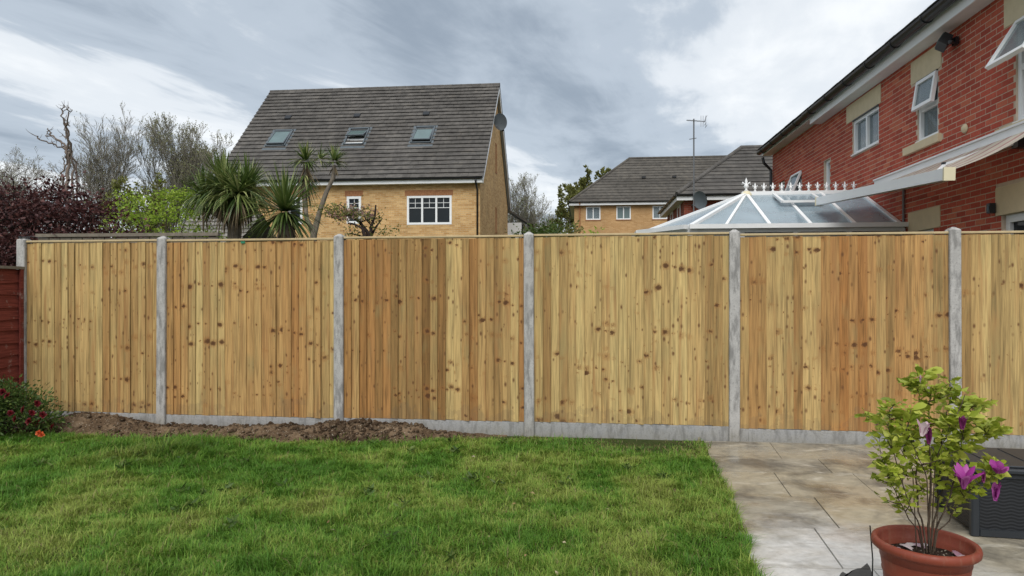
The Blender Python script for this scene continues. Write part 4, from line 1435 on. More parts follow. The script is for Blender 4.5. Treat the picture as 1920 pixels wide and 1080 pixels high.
for side in (0, 1):
    ye = 0.0 if side == 0 else CWd
    corner = rp((-CL, ye), EZc)
    xsr = [0.0, 0.34, 0.68, 1.0]
    prev = None
    for k, f in enumerate(xsr):
        xe = -0.05 + (-CL + 0.05 + 1.24) * f
        e_, r_ = rp((xe, ye), EZc), rp((xe, CWd / 2), RZc)
        rafter(e_, r_)
        if prev: roof_pane([prev[0], e_, r_, prev[1]])
        prev = (e_, r_)
    mid = rp((-CL + 0.55, ye), EZc)
    roof_pane([prev[0], mid, ridge_e]); rafter(mid, ridge_e, 0.045, 0.05)
    roof_pane([mid, corner, ridge_e])
    rafter(corner, ridge_e, 0.08, 0.075, 'hip_rafter')
    c2 = rp((-CL - .62, CH if side == 0 else CWd - CH), EZc)
    roof_pane([corner, c2, ridge_e]); rafter(c2, ridge_e, 0.08, 0.075, 'hip_rafter')
roof_pane([rp(ring[2], EZc), rp(ring[3], EZc), ridge_e])
MB().bar(ridge_e - Vector((.08, 0, 0)), ridge_s, 0.10, 0.09).build('ridge', M['white'], CO)
MB().lathe([(0.001, 0.06), (0.07, 0.05), (0.10, 0.0), (0.10, -0.06)], tuple(ridge_e), 14).build('ridge_boss', M['cream'], CO, smooth=True)
# open roof vent on the near slope
sv = rp((-1.25, 0.9), EZc + (RZc - EZc) * 0.9 / (CWd / 2))
vm = MB(); vm.bar(sv + Vector((-.32, 0, .10)), sv + Vector((.32, 0, .10)), 0.05, 0.04); vm.bar(sv + Vector((-.32, .55, .30)), sv + Vector((.32, .55, .30)), 0.05, 0.04)
vm.bar(sv + Vector((-.32, 0, .1005)), sv + Vector((-.32, .55, .3005)), 0.05, 0.04); vm.bar(sv + Vector((.32, 0, .1005)), sv + Vector((.32, .55, .3005)), 0.05, 0.04)
vo_ = vm.build('roof_vent', M['white_old'], CO)
pm = MB(); pm.add([sv + Vector((-.3, 0, .10)), sv + Vector((.3, 0, .10)), sv + Vector((.3, .55, .30)), sv + Vector((-.3, .55, .30))], [(0, 1, 2, 3)]); pm.build('pane', M['glass_roof'], vo_, recalc=False)
# cresting along the ridge: fleur-de-lis finials
fm = MB()
fm.lathe([(0.012, 0.0), (0.030, 0.012), (0.012, 0.03), (0.016, 0.045), (0.034, 0.062), (0.020, 0.085), (0.012, 0.10), (0.018, 0.125), (0.001, 0.165)], n=10)
fm.tube([(0.012, 0, 0.085), (0.045, 0, 0.112), (0.05, 0, 0.082)], [0.010, 0.009, 0.005], 6); fm.tube([(-0.012, 0, 0.085), (-0.045, 0, 0.112), (-0.05, 0, 0.082)], [0.010, 0.009, 0.005], 6)
fm = fm.mesh('finial', M['white'], smooth=True)
for k in range(13):
    f = k / 12
    p = ridge_e.lerp(ridge_s, f * 0.94)
    o = link('finial', fm, CO, (p.x, p.y, p.z + 0.045)); s = 1.55 if k == 0 else 1.0
    o.scale = (s * 0.95, s * 0.95, s)

# ---------------------------------------------------------------- grey shed roof behind the palms
SH = empty('shed', (-8.4, 17.0, 0), -RH, 'grey roofed shed glimpsed behind the left palm', 'shed')
MB().box(0, 1.7, 0, 2.4, 0, 2.5).build('wall', M['grey_wood'], SH)
m = MB(); course_slope(m, (-.1, -.15, 2.55), (1.8, -.15, 2.55), (-.1, 1.2, 3.45), (1.8, 1.2, 3.45), 0.2); course_slope(m, (1.8, 2.55, 2.55), (-.1, 2.55, 2.55), (1.8, 1.2, 3.45), (-.1, 1.2, 3.45), 0.2)
M['shed_tile'] = make_tile('pale_shed_tile', (0.16, 0.15, 0.135), (0.22, 0.205, 0.185), 0.2)
m.build('roof', M['shed_tile'], SH, recalc=False)

# ================================================================== vegetation helpers
def leaf_cloud(name, pts, dirs, length, width, mat, parent, fold=0.25):
    """one diamond leaf per point: pts Nx3, dirs Nx3 (leaf axis), length/width arrays"""
    n = len(pts); d = dirs / (np.linalg.norm(dirs, axis=1, keepdims=True) + 1e-9)
    rv = npr.normal(size=(n, 3)); s_ = np.cross(d, rv); s_ /= (np.linalg.norm(s_, axis=1, keepdims=True) + 1e-9)
    nn_ = np.cross(s_, d)
    L = np.asarray(length).reshape(-1, 1); Wd = np.asarray(width).reshape(-1, 1)
    v = np.empty((n, 4, 3))
    v[:, 0] = pts; v[:, 1] = pts + d * L * 0.45 + s_ * Wd / 2 + nn_ * Wd * fold
    v[:, 2] = pts + d * L; v[:, 3] = pts + d * L * 0.45 - s_ * Wd / 2 + nn_ * Wd * fold
    b = np.arange(n)[:, None] * 4
    f = np.concatenate([b, b + 1, b + 2, b, b + 2, b + 3], axis=1).ravel()
    return link(name, np_mesh(name, v.reshape(-1, 3), f, [3] * (2 * n), mat), parent)


def grow(r, p, d, length, rad, level, maxl, out, spread, nch, up=0.15, wob=0.18, ratio=(0.55, 0.8), start=0.3, seg=4, droop=0.0, tips=None, rr=0.55):
    pts = [Vector(p)]; rads = [rad]; dd = Vector(d).normalized()
    for i in range(seg):
        dd = (dd + Vector((r.gauss(0, wob), r.gauss(0, wob), r.gauss(0, wob) + up * 0.3 - droop * level * 0.1))).normalized()
        pts.append(pts[-1] + dd * (length / seg)); rads.append(rad * (1 - 0.62 * (i + 1) / seg))
    out.append((pts, rads))
    if level >= maxl:
        if tips is not None: tips.append((pts[-1], dd, pts))
        return
    n = nch[min(level, len(nch) - 1)]
    for k in range(n):
        t = start + (1 - start) * (k + r.random()) / n
        f = t * seg; i = min(seg - 1, int(f)); q = pts[i].lerp(pts[i + 1], f - i)
        ax = (pts[i + 1] - pts[i]).normalized()
        side = ax.orthogonal().normalized(); side.rotate(Matrix.Rotation(r.uniform(0, 2 * math.pi), 3, ax))
        a = R(r.uniform(*spread))
        nd = (ax * math.cos(a) + side * math.sin(a) + Vector((0, 0, up))).normalized()
        grow(r, q, nd, length * r.uniform(*ratio) * (1.05 - 0.4 * t), max(0.006, rads[i] * rr), level + 1, maxl, out, spread, nch, up, wob, ratio, 0.15, max(2, seg - 1), droop, tips, rr)
    if tips is not None: tips.append((pts[-1], dd, pts))


def tubes_obj(name, br, mat, parent, rmin=0.0, sides=4):
    m = MB()
    for pts, rads in br:
        m.tube(pts, [max(rmin, x) for x in rads], 6 if rads[0] > 0.06 else (sides if rads[0] > 0.02 else 3), cap=False)
    return m.build(name, mat, parent, smooth=True, recalc=False)


M['bark_grey'] = bark_mat('grey_bark', (0.12, 0.108, 0.09), (0.22, 0.20, 0.17))
M['bark_brown'] = bark_mat('brown_bark', (0.060, 0.045, 0.035), (0.135, 0.105, 0.085))
M['bark_dead'] = bark_mat('dead_wood', (0.085, 0.060, 0.050), (0.24, 0.20, 0.17))
M['bark_dark'] = bark_mat('dark_bark', (0.020, 0.014, 0.013), (0.055, 0.040, 0.036))
M['palm_bark'] = bark_mat('palm_bark', (0.10, 0.085, 0.065), (0.24, 0.205, 0.165), 20)
M['twig_grey'] = bark_mat('twig_grey', (0.17, 0.155, 0.13), (0.25, 0.23, 0.19))
M['bud'] = leaf_mat('opening_buds', [(0.0, (0.17, 0.165, 0.085)), (0.5, (0.23, 0.235, 0.11)), (1.0, (0.30, 0.32, 0.14))], 0.3)
M['olive_leaf'] = leaf_mat('young_olive_leaves', [(0.0, (0.11, 0.12, 0.034)), (0.5, (0.17, 0.18, 0.048)), (1.0, (0.25, 0.25, 0.075))], 0.35)
M['purple'] = leaf_mat('purple_leaves', [(0.0, (0.036, 0.014, 0.014)), (0.5, (0.075, 0.027, 0.026)), (1.0, (0.145, 0.060, 0.052))], 0.25)
M['lime'] = leaf_mat('lime_leaves', [(0.0, (0.17, 0.27, 0.026)), (0.5, (0.28, 0.40, 0.040)), (1.0, (0.40, 0.50, 0.075))], 0.4)
M['mid_green'] = leaf_mat('mid_green_leaves', [(0.0, (0.045, 0.085, 0.018)), (0.5, (0.080, 0.135, 0.028)), (1.0, (0.13, 0.18, 0.045))], 0.35)
M['palm_leaf'] = leaf_mat('sword_leaves', [(0.0, (0.045, 0.082, 0.018)), (0.45, (0.090, 0.140, 0.030)), (0.8, (0.18, 0.225, 0.065)), (1.0, (0.33, 0.34, 0.14))], 0.22, 0.4, 0.4)
M['palm_dry'] = leaf_mat('dry_sword_leaves', [(0.0, (0.10, 0.075, 0.045)), (0.6, (0.20, 0.155, 0.095)), (1.0, (0.30, 0.24, 0.155))], 0.2, 0.8, 0.1)
M['blossom'] = leaf_mat('faded_pink_blossom', [(0.0, (0.26, 0.13, 0.12)), (0.5, (0.38, 0.23, 0.20)), (1.0, (0.50, 0.37, 0.32))], 0.35)


def place(px, Y, z=0.0):
    return Vector(((px - 960) / 1300 * Y, Y, z))


# ---------------------------------------------------------------- bare and budding trees far behind
def bare_tree_parts(seed, h, upright, buds, budmat, maxl=5, n=(12, 7, 5, 4, 3), spread=(18, 46), twig_r=0.011, rr=0.52):
    r = random.Random(seed); out = []; tips = []
    grow(r, (0, 0, 0), (0, 0, 1), h * 0.66, h * 0.018, 0, maxl, out, spread, n, up=upright, wob=0.055, ratio=(0.52, 0.78), start=0.28, seg=5, tips=tips, rr=rr)
    trunk = [b for b in out if b[1][0] > h * 0.006]; twigs = [b for b in out if b[1][0] <= h * 0.006]
    return trunk, twigs, tips


def bare_tree(name, loc, seed, h, label, upright=0.25, nb=0, budmat=None, bark='bark_grey', group=None, bs=0.06, **k):
    tr, tw, tips = bare_tree_parts(seed, h, upright, nb, budmat, **k)
    e_ = empty(name, loc, rng.uniform(0, 6), label, 'tree', group)
    tubes_obj('trunk', tr, M[bark], e_)
    tubes_obj('crown', tw, M['twig_grey'], e_, rmin=h * 0.0006, sides=3)
    if nb:
        P = []; D = []
        rr_ = random.Random(seed + 5)
        for i in range(nb):
            tp, dd, pts = tips[rr_.randrange(len(tips))]
            q = pts[rr_.randrange(1, len(pts))].lerp(pts[-1], rr_.random())
            P.append((q.x + rr_.gauss(0, .05), q.y + rr_.gauss(0, .05), q.z + rr_.gauss(0, .05))); D.append((dd.x + rr_.gauss(0, .8), dd.y + rr_.gauss(0, .8), dd.z + rr_.gauss(0, .8)))
        L = npr.uniform(0.6, 1.4, nb) * bs
        leaf_cloud('leaves', np.array(P), np.array(D), L, L * 0.7, budmat, e_)
    return e_


G_bare = 'bare trees beyond the gardens'
bare_tree('bare_tree', place(205, 44), 21, 11.6, 'bare grey tree with fan of fine twigs right of the dead tree', 0.22, 2500, M['bud'], group=G_bare, bs=0.07)
bare_tree('bare_tree', place(300, 47), 33, 12.4, 'tall budding tree just left of the lime green shrub, top in fine twigs', 0.34, 9000, M['bud'], group=G_bare, bs=0.08)
bare_tree('bare_tree', place(375, 46), 47, 12.2, 'tall budding tree touching the left edge of the yellow house roof', 0.36, 9000, M['bud'], group=G_bare, bs=0.08)
bare_tree('bare_tree', place(422, 54), 58, 11.6, 'thin bare tree showing behind the yellow house roof edge', 0.3, 2500, M['bud'], group=G_bare, bs=0.08)
bare_tree('bare_tree', place(15, 40), 64, 9.6, 'bare spreading tree at the left edge above the purple tree', 0.12, 2500, M['bud'], bark='bark_brown', group=G_bare, bs=0.07, spread=(30, 62))
bare_tree('bare_tree', place(-60, 42), 66, 9.6, 'bare spreading tree cut by the left picture edge', 0.12, 2500, M['bud'], bark='bark_brown', group=G_bare, bs=0.07, spread=(30, 62))
bare_tree('bare_tree', place(988, 60), 71, 10.6, 'bare grey tree right behind the gable of the yellow house', 0.25, 4000, M['bud'], group=G_bare, bs=0.09)
bare_tree('bare_tree', place(1022, 66), 72, 9.8, 'low bare tree in the gap between yellow and ochre houses', 0.2, 4000, M['bud'], group=G_bare, bs=0.09)
bare_tree('leafing_tree', place(1080, 62), 83, 11.6, 'leafing olive-green tree left of the ochre house roof', 0.25, 17000, M['olive_leaf'], bark='bark_brown', bs=0.22, maxl=4, n=(9, 5, 4, 3))
bare_tree('leafing_tree', place(262, 24), 91, 5.0, 'olive-green leafing tree behind the lime green shrub', 0.2, 9000, M['olive_leaf'], bark='bark_brown', bs=0.085, maxl=4, n=(8, 5, 4, 3), twig_r=0.008)

# low hedge-like shrubs in the gap
def shrub(name, loc, rx, ry, h, n, mat, label, ls=0.06, lw=0.6, bark='bark_brown', seed=1, flat=0.0, stems=7, z0=0.05, clumps=26, group=None, cs=0.22):
    e_ = empty(name, loc, 0, label, 'shrub', group)
    r = random.Random(seed); out = []
    cl = []
    for k in range(clumps):
        a = r.uniform(0, 2 * math.pi); q = math.sqrt(r.random()); zf = r.uniform(0.15, 1.0) ** 0.7
        f = math.sqrt(max(0.05, 1 - (max(0, zf - 0.45) / 0.62) ** 2))
        cl.append(Vector((rx * q * math.cos(a) * f, ry * q * math.sin(a) * f, z0 + (h - z0) * zf)))
    for k in range(stems):
        t = cl[r.randrange(len(cl))]
        b = Vector((r.gauss(0, .08), r.gauss(0, .08), 0)); mid = b.lerp(t, 0.5) + Vector((r.gauss(0, .08), r.gauss(0, .08), h * 0.08))
        out.append(([b, mid, t], [0.025, 0.016, 0.006]))
    for t in cl:
        b = Vector((t.x * .3, t.y * .3, z0 + (t.z - z0) * 0.35)); out.append(([b, b.lerp(t, .6) + Vector((0, 0, .06)), t], [0.012, 0.008, 0.004]))
    tubes_obj('stems', out, M[bark], e_)
    P = []; D = []
    for i in range(n):
        t = cl[r.randrange(len(cl))]; s_ = r.uniform(0.5, 1.0) * cs
        o_ = Vector((r.gauss(0, 1), r.gauss(0, 1), r.gauss(0, 0.75 - flat * 0.6))) * s_
        q = t + o_
        P.append((q.x, q.y, max(0.02, q.z))); D.append((o_.x + r.gauss(0, .15), o_.y + r.gauss(0, .15), o_.z * 0.6 + r.gauss(0, .15)))
    L = npr.uniform(0.6, 1.3, n) * ls
    leaf_cloud('leaves', np.array(P), np.array(D), L, L * lw, mat, e_)
    return e_


shrub('garden_shrub', place(1015, 33), 1.6, 1.2, 4.55, 3500, M['mid_green'], 'green hedge shrub in the gap right of the yellow house', 0.14, seed=3, cs=0.34)
shrub('garden_shrub', place(1058, 36), 1.1, 1.0, 4.9, 2800, M['olive_leaf'], 'pale olive shrub beside the ochre house corner', 0.14, seed=5, cs=0.34)
shrub('garden_shrub', place(1125, 12), 0.42, 0.25, 2.52, 260, M['lime'], 'young leafy twigs poking over the fence before the ochre house', 0.085, 0.4, seed=6, clumps=16, cs=0.10)
shrub('garden_shrub', place(1040, 14), 0.5, 0.3, 2.52, 200, M['mid_green'], 'sparse green twigs over the fence beside the middle post', 0.07, 0.45, seed=8, clumps=10, cs=0.10)

# ---------------------------------------------------------------- dead tree (limbs from its outline, given depth)
DT = empty('dead_tree', place(127, 30), 0, 'leafless dead tree with twisted forking limbs above the purple tree', 'tree')
S1 = 3.6


def dpt(zx, zy, dy=0.0):
    x = zx / S1; y = 160 + zy / S1; Y = 30 + dy
    w = Vector(((x - 960) / 1300 * 30, Y, CAM_Z + (550 - y) / 1300 * 30))
    return w - Vector(DT.location)


limbs = [
    ([(458, 1400, 0), (455, 900, 0), (455, 680, 0), (452, 560, 0.1), (452, 480, 0.1)], 0.30, 0.20),
    ([(452, 480, .1), (425, 430, .2), (405, 398, .4), (345, 362, .7), (290, 330, .9), (232, 300, 1.1), (205, 268, 1.2), (198, 245, 1.2)], 0.17, 0.04),
    ([(452, 480, .1), (478, 455, 0), (492, 400, -.2), (488, 330, -.4), (494, 285, -.5), (528, 245, -.7), (534, 205, -.7), (543, 180, -.8)], 0.17, 0.035),
    ([(425, 430, .2), (448, 380, .1), (464, 310, -.1), (452, 250, -.2), (455, 200, -.3), (446, 178, -.3), (470, 160, -.3), (462, 148, -.3)], 0.14, 0.03),
    ([(446, 365, .1), (400, 342, .5), (365, 318, .7), (340, 300, .8)], 0.07, 0.025),
    ([(458, 280, -.1), (425, 245, .3), (395, 232, .4), (380, 206, .5)], 0.08, 0.03),
    ([(464, 262, -.1), (480, 280, -.2), (492, 288, -.4)], 0.06, 0.04),
    ([(345, 900, 1.5), (350, 560, 1.5), (345, 500, 1.5), (335, 400, 1.5), (322, 330, 1.4), (322, 280, 1.4), (300, 252, 1.3)], 0.16, 0.05),
    ([(320, 900, 2), (318, 480, 2.0), (300, 420, 1.9), (255, 375, 1.8), (200, 345, 1.7), (140, 322, 1.6), (95, 308, 1.5), (100, 295, 1.5), (58, 275, 1.4)], 0.13, 0.03),
    ([(405, 398, .4), (355, 392, .6), (322, 360, .9), (250, 322, 1.1)], 0.07, 0.03),
    ([(232, 300, 1.1), (215, 280, 1.0), (238, 272, .9)], 0.04, 0.02),
    ([(225, 300, 1.1), (200, 310, 1.1), (178, 298, 1.2)], 0.045, 0.02),
    ([(200, 345, 1.7), (175, 340, 1.8), (150, 310, 1.9)], 0.035, 0.015),
    ([(534, 205, -.7), (548, 190, -.6)], 0.03, 0.02),
    ([(455, 200, -.3), (438, 170, -.2)], 0.03, 0.015),
    ([(455, 190, -.3), (478, 170, -.2)], 0.03, 0.015),
    ([(500, 900, -1), (520, 640, -1.0), (555, 580, -1.1), (572, 520, -1.2), (588, 478, -1.2)], 0.13, 0.04),
    ([(555, 580, -1.1), (540, 530, -1.1), (548, 500, -1.0)], 0.05, 0.02),
]
tr_ = []; br_ = []
for li, (pts, r0, r1) in enumerate(limbs):
    P = []; rads = []
    for i in range(len(pts) - 1):                 # subdivide with kinks
        a, b = dpt(*pts[i]), dpt(*pts[i + 1])
        for q in range(3):
            t = q / 3; p = a.lerp(b, t)
            if not (i == 0 and q == 0): p += Vector((rng.gauss(0, .022), rng.gauss(0, .05), rng.gauss(0, .022)))
            P.append(p); rads.append(0.26 * (r0 + (r1 - r0) * (i + t) / (len(pts) - 1)) + 0.012)
    P.append(dpt(*pts[-1])); rads.append(r1 * 0.45 + 0.006)
    (tr_ if li == 0 else br_).append((P, rads))
    if li > 0 and r1 < 0.06:
        for k in range(3):
            i = rng.randrange(len(P) // 2, len(P)); d = Vector((rng.gauss(0, 1), rng.gauss(0, 1), rng.gauss(0.3, 1))).normalized()
            br_.append(([P[i], P[i] + d * 0.13, P[i] + d * 0.24 + Vector((0, 0, .06))], [0.014, 0.010, 0.006]))
tubes_obj('trunk', tr_, M['bark_dead'], DT)
tubes_obj('limbs', br_, M['bark_dead'], DT)

# ---------------------------------------------------------------- purple-leaved tree
PT = shrub('purple_tree', (-6.75, 9.75, 0), 1.45, 1.0, 2.82, 15000, M['purple'], 'dark purple-leaved tree at left rising behind the fence', 0.058, 0.6, 'bark_dark', 17, 0.35, 14, 0.9, 95, None, 0.23)
PT['category'] = 'tree'
r = random.Random(17); out = []
grow(r, (0, 0, 0), (0, 0, 1), 1.9, 0.06, 0, 3, out, (20, 60), (9, 6, 5), up=0.2, wob=0.12, ratio=(0.55, 0.85), start=0.35, seg=4)
tubes_obj('trunk', out, M['bark_dark'], PT, rmin=0.004)

shrub('lime_shrub', place(302, 12.3), 0.98, 0.7, 3.2, 5400, M['lime'], 'bright lime green shrub between the purple tree and the palms', 0.060, 0.55, seed=12, flat=0.7, clumps=52, z0=1.0, cs=0.21)

# ---------------------------------------------------------------- palms: cordyline heads of sword leaves
def palm_head(vlist, flist, c, n, L, r, pol=(5, 125), w=0.032, droop=1.0, stiff=0.55):
    for k in range(n):
        a = r.uniform(0, 2 * math.pi); th = R(pol[0] + (pol[1] - pol[0]) * ((k + r.random()) / n) ** 0.8)
        d = Vector((math.sin(th) * math.cos(a), math.sin(th) * math.sin(a), math.cos(th)))
        s_ = d.cross(Vector((0, 0, 1)))
        if s_.length < 1e-3: s_ = Vector((1, 0, 0))
        s_.normalize(); l = L * r.uniform(0.75, 1.12); seg = 5
        p = Vector(c) + d * 0.04; dd = d.copy(); b = len(vlist); ww = w * r.uniform(0.8, 1.2)
        g_ = droop * (0.05 + 0.33 * math.sin(min(th, R(100))) ** 2) * r.uniform(0.5, 1.3)
        tw = r.uniform(-0.5, 0.5)
        for i in range(seg + 1):
            t = i / seg; f = (0.55 + 0.45 * min(1, t * 4)) * (1 - t ** 2.2)
            sv_ = (s_ + dd.cross(s_) * tw * t).normalized()
            up_ = sv_.cross(dd) * 0.18 * ww * f
            vlist += [tuple(p - sv_ * ww * f / 2 + up_), tuple(p + sv_ * ww * f / 2 + up_)]
            if i < seg: flist.append((b + 2 * i, b + 2 * i + 1, b + 2 * i + 3, b + 2 * i + 2))
            dd = (dd + Vector((0, 0, -g_ * (0.25 + t) * (1 - stiff * 0.3)))).normalized(); p = p + dd * (l / seg)


def palm(name, loc, label, trunks, heads, group='palms behind the fence'):
    """trunks: list of (points, radii); heads: list of dict"""
    e_ = empty(name, loc, 0, label, 'palm', group)
    r = random.Random(len(label) * 7 + len(heads))
    m = MB()
    for pts, rads in trunks: m.tube(pts, rads, 10)
    m.build('trunk', M['palm_bark'], e_, smooth=True)
    v, f, vd, fd = [], [], [], []
    for h in heads:
        palm_head(v, f, h['c'], h['n'], h['L'], r, h.get('pol', (3, 122)), h.get('w', .034), h.get('droop', 1.0))
        if h.get('dry'): palm_head(vd, fd, Vector(h['c']) - Vector((0, 0, .08)), h['dry'], h['L'] * h.get('dl', 0.95), r, (125, 172), .03, 0.6)
    m = MB(); m.v, m.f = v, f; m.build('crown', M['palm_leaf'], e_, recalc=False)
    if vd:
        m = MB(); m.v, m.f = vd, fd; m.build('dead_leaves', M['palm_dry'], e_, recalc=False)
    return e_


def rel(px, py, Y, base): return Vector(((px - 960) / 1300 * Y, Y, CAM_Z + (550 - py) / 1300 * Y)) - Vector(base)


bA = place(437, 11.6)
palm('palm', bA, 'big bushy palm with several arching heads, leftmost behind the fence',
     [([Vector((0, 0, 0)), Vector((0, 0, 1.4)), rel(440, 410, 11.6, bA), rel(432, 372, 11.6, bA)], [.13, .12, .11, .09]),
      ([rel(440, 420, 11.6, bA), rel(400, 395, 11.75, bA), rel(383, 378, 11.8, bA)], [.08, .07, .06]),
      ([rel(440, 420, 11.6, bA), rel(468, 395, 11.5, bA), rel(468, 365, 11.5, bA)], [.08, .07, .06])],
     [dict(c=rel(422, 362, 11.5, bA), n=330, L=0.68, dry=45, droop=1.35), dict(c=rel(382, 370, 11.8, bA), n=190, L=0.54, dry=20, droop=1.3), dict(c=rel(464, 358, 11.5, bA), n=230, L=0.62, dry=40, droop=1.3),
      dict(c=rel(415, 345, 11.9, bA), n=150, L=0.55), dict(c=rel(448, 362, 11.2, bA), n=170, L=0.62, dry=40, pol=(20, 135))])
bB = place(538, 10.6)
palm('palm', bB, 'single upright palm head right beside the big bushy palm',
     [([Vector((0, 0, 0)), Vector((0, 0, 1.2)), rel(537, 430, 10.6, bB), rel(536, 405, 10.6, bB)], [.15, .15, .13, .09])],
     [dict(c=rel(534, 398, 10.6, bB), n=300, L=0.72, pol=(2, 128), dry=60, droop=0.75)])
bC = place(588, 12.4)
palm('palm', bC, 'slender forked palm with two small tufts against the yellow house',
     [([Vector((0, 0, 0)), rel(588, 440, 12.4, bC), rel(600, 395, 12.4, bC), rel(612, 360, 12.4, bC), rel(624, 335, 12.4, bC), rel(627, 310, 12.4, bC)], [.07, .06, .045, .040, .035, .03]),
      ([rel(588, 436, 12.4, bC), rel(575, 410, 12.55, bC), rel(571, 370, 12.6, bC), rel(573, 310, 12.6, bC)], [.05, .04, .035, .03])],
     [dict(c=rel(627, 303, 12.4, bC), n=85, L=0.30, pol=(3, 105), w=.026, droop=0.6, dry=10, dl=.7), dict(c=rel(573, 303, 12.6, bC), n=110, L=0.36, pol=(3, 110), w=.028, dry=26, dl=1.5),
      dict(c=rel(571, 330, 12.6, bC), n=60, L=0.46, pol=(90, 150), w=.028, dry=24, dl=1.2), dict(c=rel(600, 300, 12.9, bC), n=40, L=0.28, pol=(3, 110), w=.024)])

# ---------------------------------------------------------------- small blossoming tree over the fence
BT = empty('blossom_tree', place(690, 10.2), 0, 'small twisted tree with faded pink blossom before the narrow house window', 'tree')
bl = []; bp = BT.location


def bpt(px, py, Y=10.2): return rel(px, py, Y, bp)


for pts, r0, r1 in (([(692, 700), (694, 470), (690, 436), (672, 416), (656, 404), (650, 392)], .05, .015), ([(692, 470), (684, 430), (668, 422), (648, 416)], .035, .01),
                    ([(694, 460), (697, 425), (704, 405), (706, 385)], .035, .012), ([(694, 445), (704, 426), (718, 410)], .025, .008),
                    ([(690, 450), (670, 440), (652, 436)], .025, .008), ([(656, 404), (640, 402), (622, 408)], .018, .006), ([(672, 416), (690, 408), (700, 410)], .015, .006),
                    ([(697, 425), (690, 412), (688, 400)], .015, .005), ([(650, 392), (640, 385), (630, 388)], .012, .005)):
    bl.append(([bpt(x, y) + Vector((0, rng.gauss(0, .08), 0)) for x, y in pts], [r0 + (r1 - r0) * i / (len(pts) - 1) for i in range(len(pts))]))
tubes_obj('branches', bl, M['bark_dark'], BT)
P1, D1, P2, D2 = [], [], [], []
for (px, py, s_, n1, n2) in ((650, 396, .11, 160, 60), (672, 402, .13, 170, 110), (690, 404, .10, 150, 20), (636, 404, .10, 90, 80), (622, 398, .09, 90, 20), (615, 392, .08, 90, 0), (705, 412, .06, 40, 0), (660, 436, .08, 60, 10), (735, 436, .10, 60, 0), (700, 436, .12, 90, 0)):
    for k in range(n1 + n2):
        q = bpt(px, py) + Vector((rng.gauss(0, s_), rng.gauss(0, s_), rng.gauss(0, s_ * .5))); d = (rng.gauss(0, 1), rng.gauss(0, 1), rng.gauss(0, 1))
        (P1 if k < n1 else P2).append(tuple(q)); (D1 if k < n1 else D2).append(d)
L = npr.uniform(.03, .055, len(P1)); leaf_cloud('leaves', np.array(P1), np.array(D1), L, L * .55, M['olive_leaf'], BT)
L = npr.uniform(.025, .05, len(P2)); leaf_cloud('blossom', np.array(P2), np.array(D2), L, L * .8, M['blossom'], BT)

# ================================================================== soil along the fence
def make_soil(name, a, b, c):
    t = NT(name); p = t.pos()
    n = t.noise(p, 5, 6, 0.7); n2 = t.noise(p, 45, 5, 0.75); x, y, z = t.sep(p)
    col = t.mix(t.ramp(n2, [(0.3, 0.0), (0.7, 1.0)]), a, b)
    col = t.mix(t.ramp(n, [(0.50, 0.0), (0.62, 0.85)]), col, c)
    vo = t.new('ShaderNodeTexVoronoi'); vo.inputs['Scale'].default_value = 42; t.l.new(p, vo.inputs['Vector'])
    col = t.mix(t.ramp(vo.outputs['Distance'], [(0.14, 0.75), (0.24, 0.0)]), col, (0.38, 0.33, 0.26))
    t.bump(t.math('ADD', n2, n), 0.9, 0.02)
    return t.done(col, 0.95, 0.1)


M['soil'] = make_soil('garden_soil', (0.060, 0.038, 0.023), (0.150, 0.102, 0.062), (0.22, 0.155, 0.098))
M['clod'] = make_soil('soil_clods', (0.036, 0.023, 0.014), (0.085, 0.056, 0.034), (0.150, 0.106, 0.067))
heaps = [  # s along the fence, n out of it, radii, height
    (-0.62, 0.20, 0.42, 0.26, 0.110), (-0.95, 0.30, 0.40, 0.22, 0.060), (0.12, 0.34, 0.40, 0.20, 0.022), (0.75, 0.34, 0.5, 0.2, 0.026), (1.30, 0.34, 0.40, 0.22, 0.05), (1.62, 0.30, 0.30, 0.2, 0.04),
    (2.28, 0.22, 0.34, 0.18, 0.090), (2.66, 0.22, 0.26, 0.18, 0.075), (1.98, 0.25, 0.2, 0.16, 0.05), (2.95, 0.20, 0.28, 0.16, 0.030)]


def soil_edge(s):                                 # how far the soil reaches out from the fence
    base = np.interp(s, [-2.2, -1.3, -0.4, 0.3, 1.0, 1.6, 2.3, 2.9, 3.3, 3.6], [0.85, 0.62, 0.60, 0.62, 0.58, 0.66, 0.58, 0.44, 0.25, 0.06])
    return base + 0.11 * (fbm(np.asarray(s) * 2.6, np.asarray(s) * 0 + 3.3, 44, 3) - 0.5) * 2


def soil_h(s, n):
    h = np.zeros_like(s) + 0.006
    for (a, b, ra, rb, hh) in heaps:
        h = h + hh * np.exp(-((s - a) / ra) ** 2 - ((n - b) / rb) ** 2)
    h = h + 0.075 * (fbm(s * 7, n * 7, 61, 4) - 0.47) + 0.030 * (fbm(s * 26, n * 26, 71, 3) - 0.5)
    e = soil_edge(s)
    k = np.clip((e - n) / 0.16, -0.4, 1)
    return h * np.clip(k, 0, 1) + np.minimum(k, 0) * 0.12 - 0.012 * (1 - np.clip(k, 0, 1))


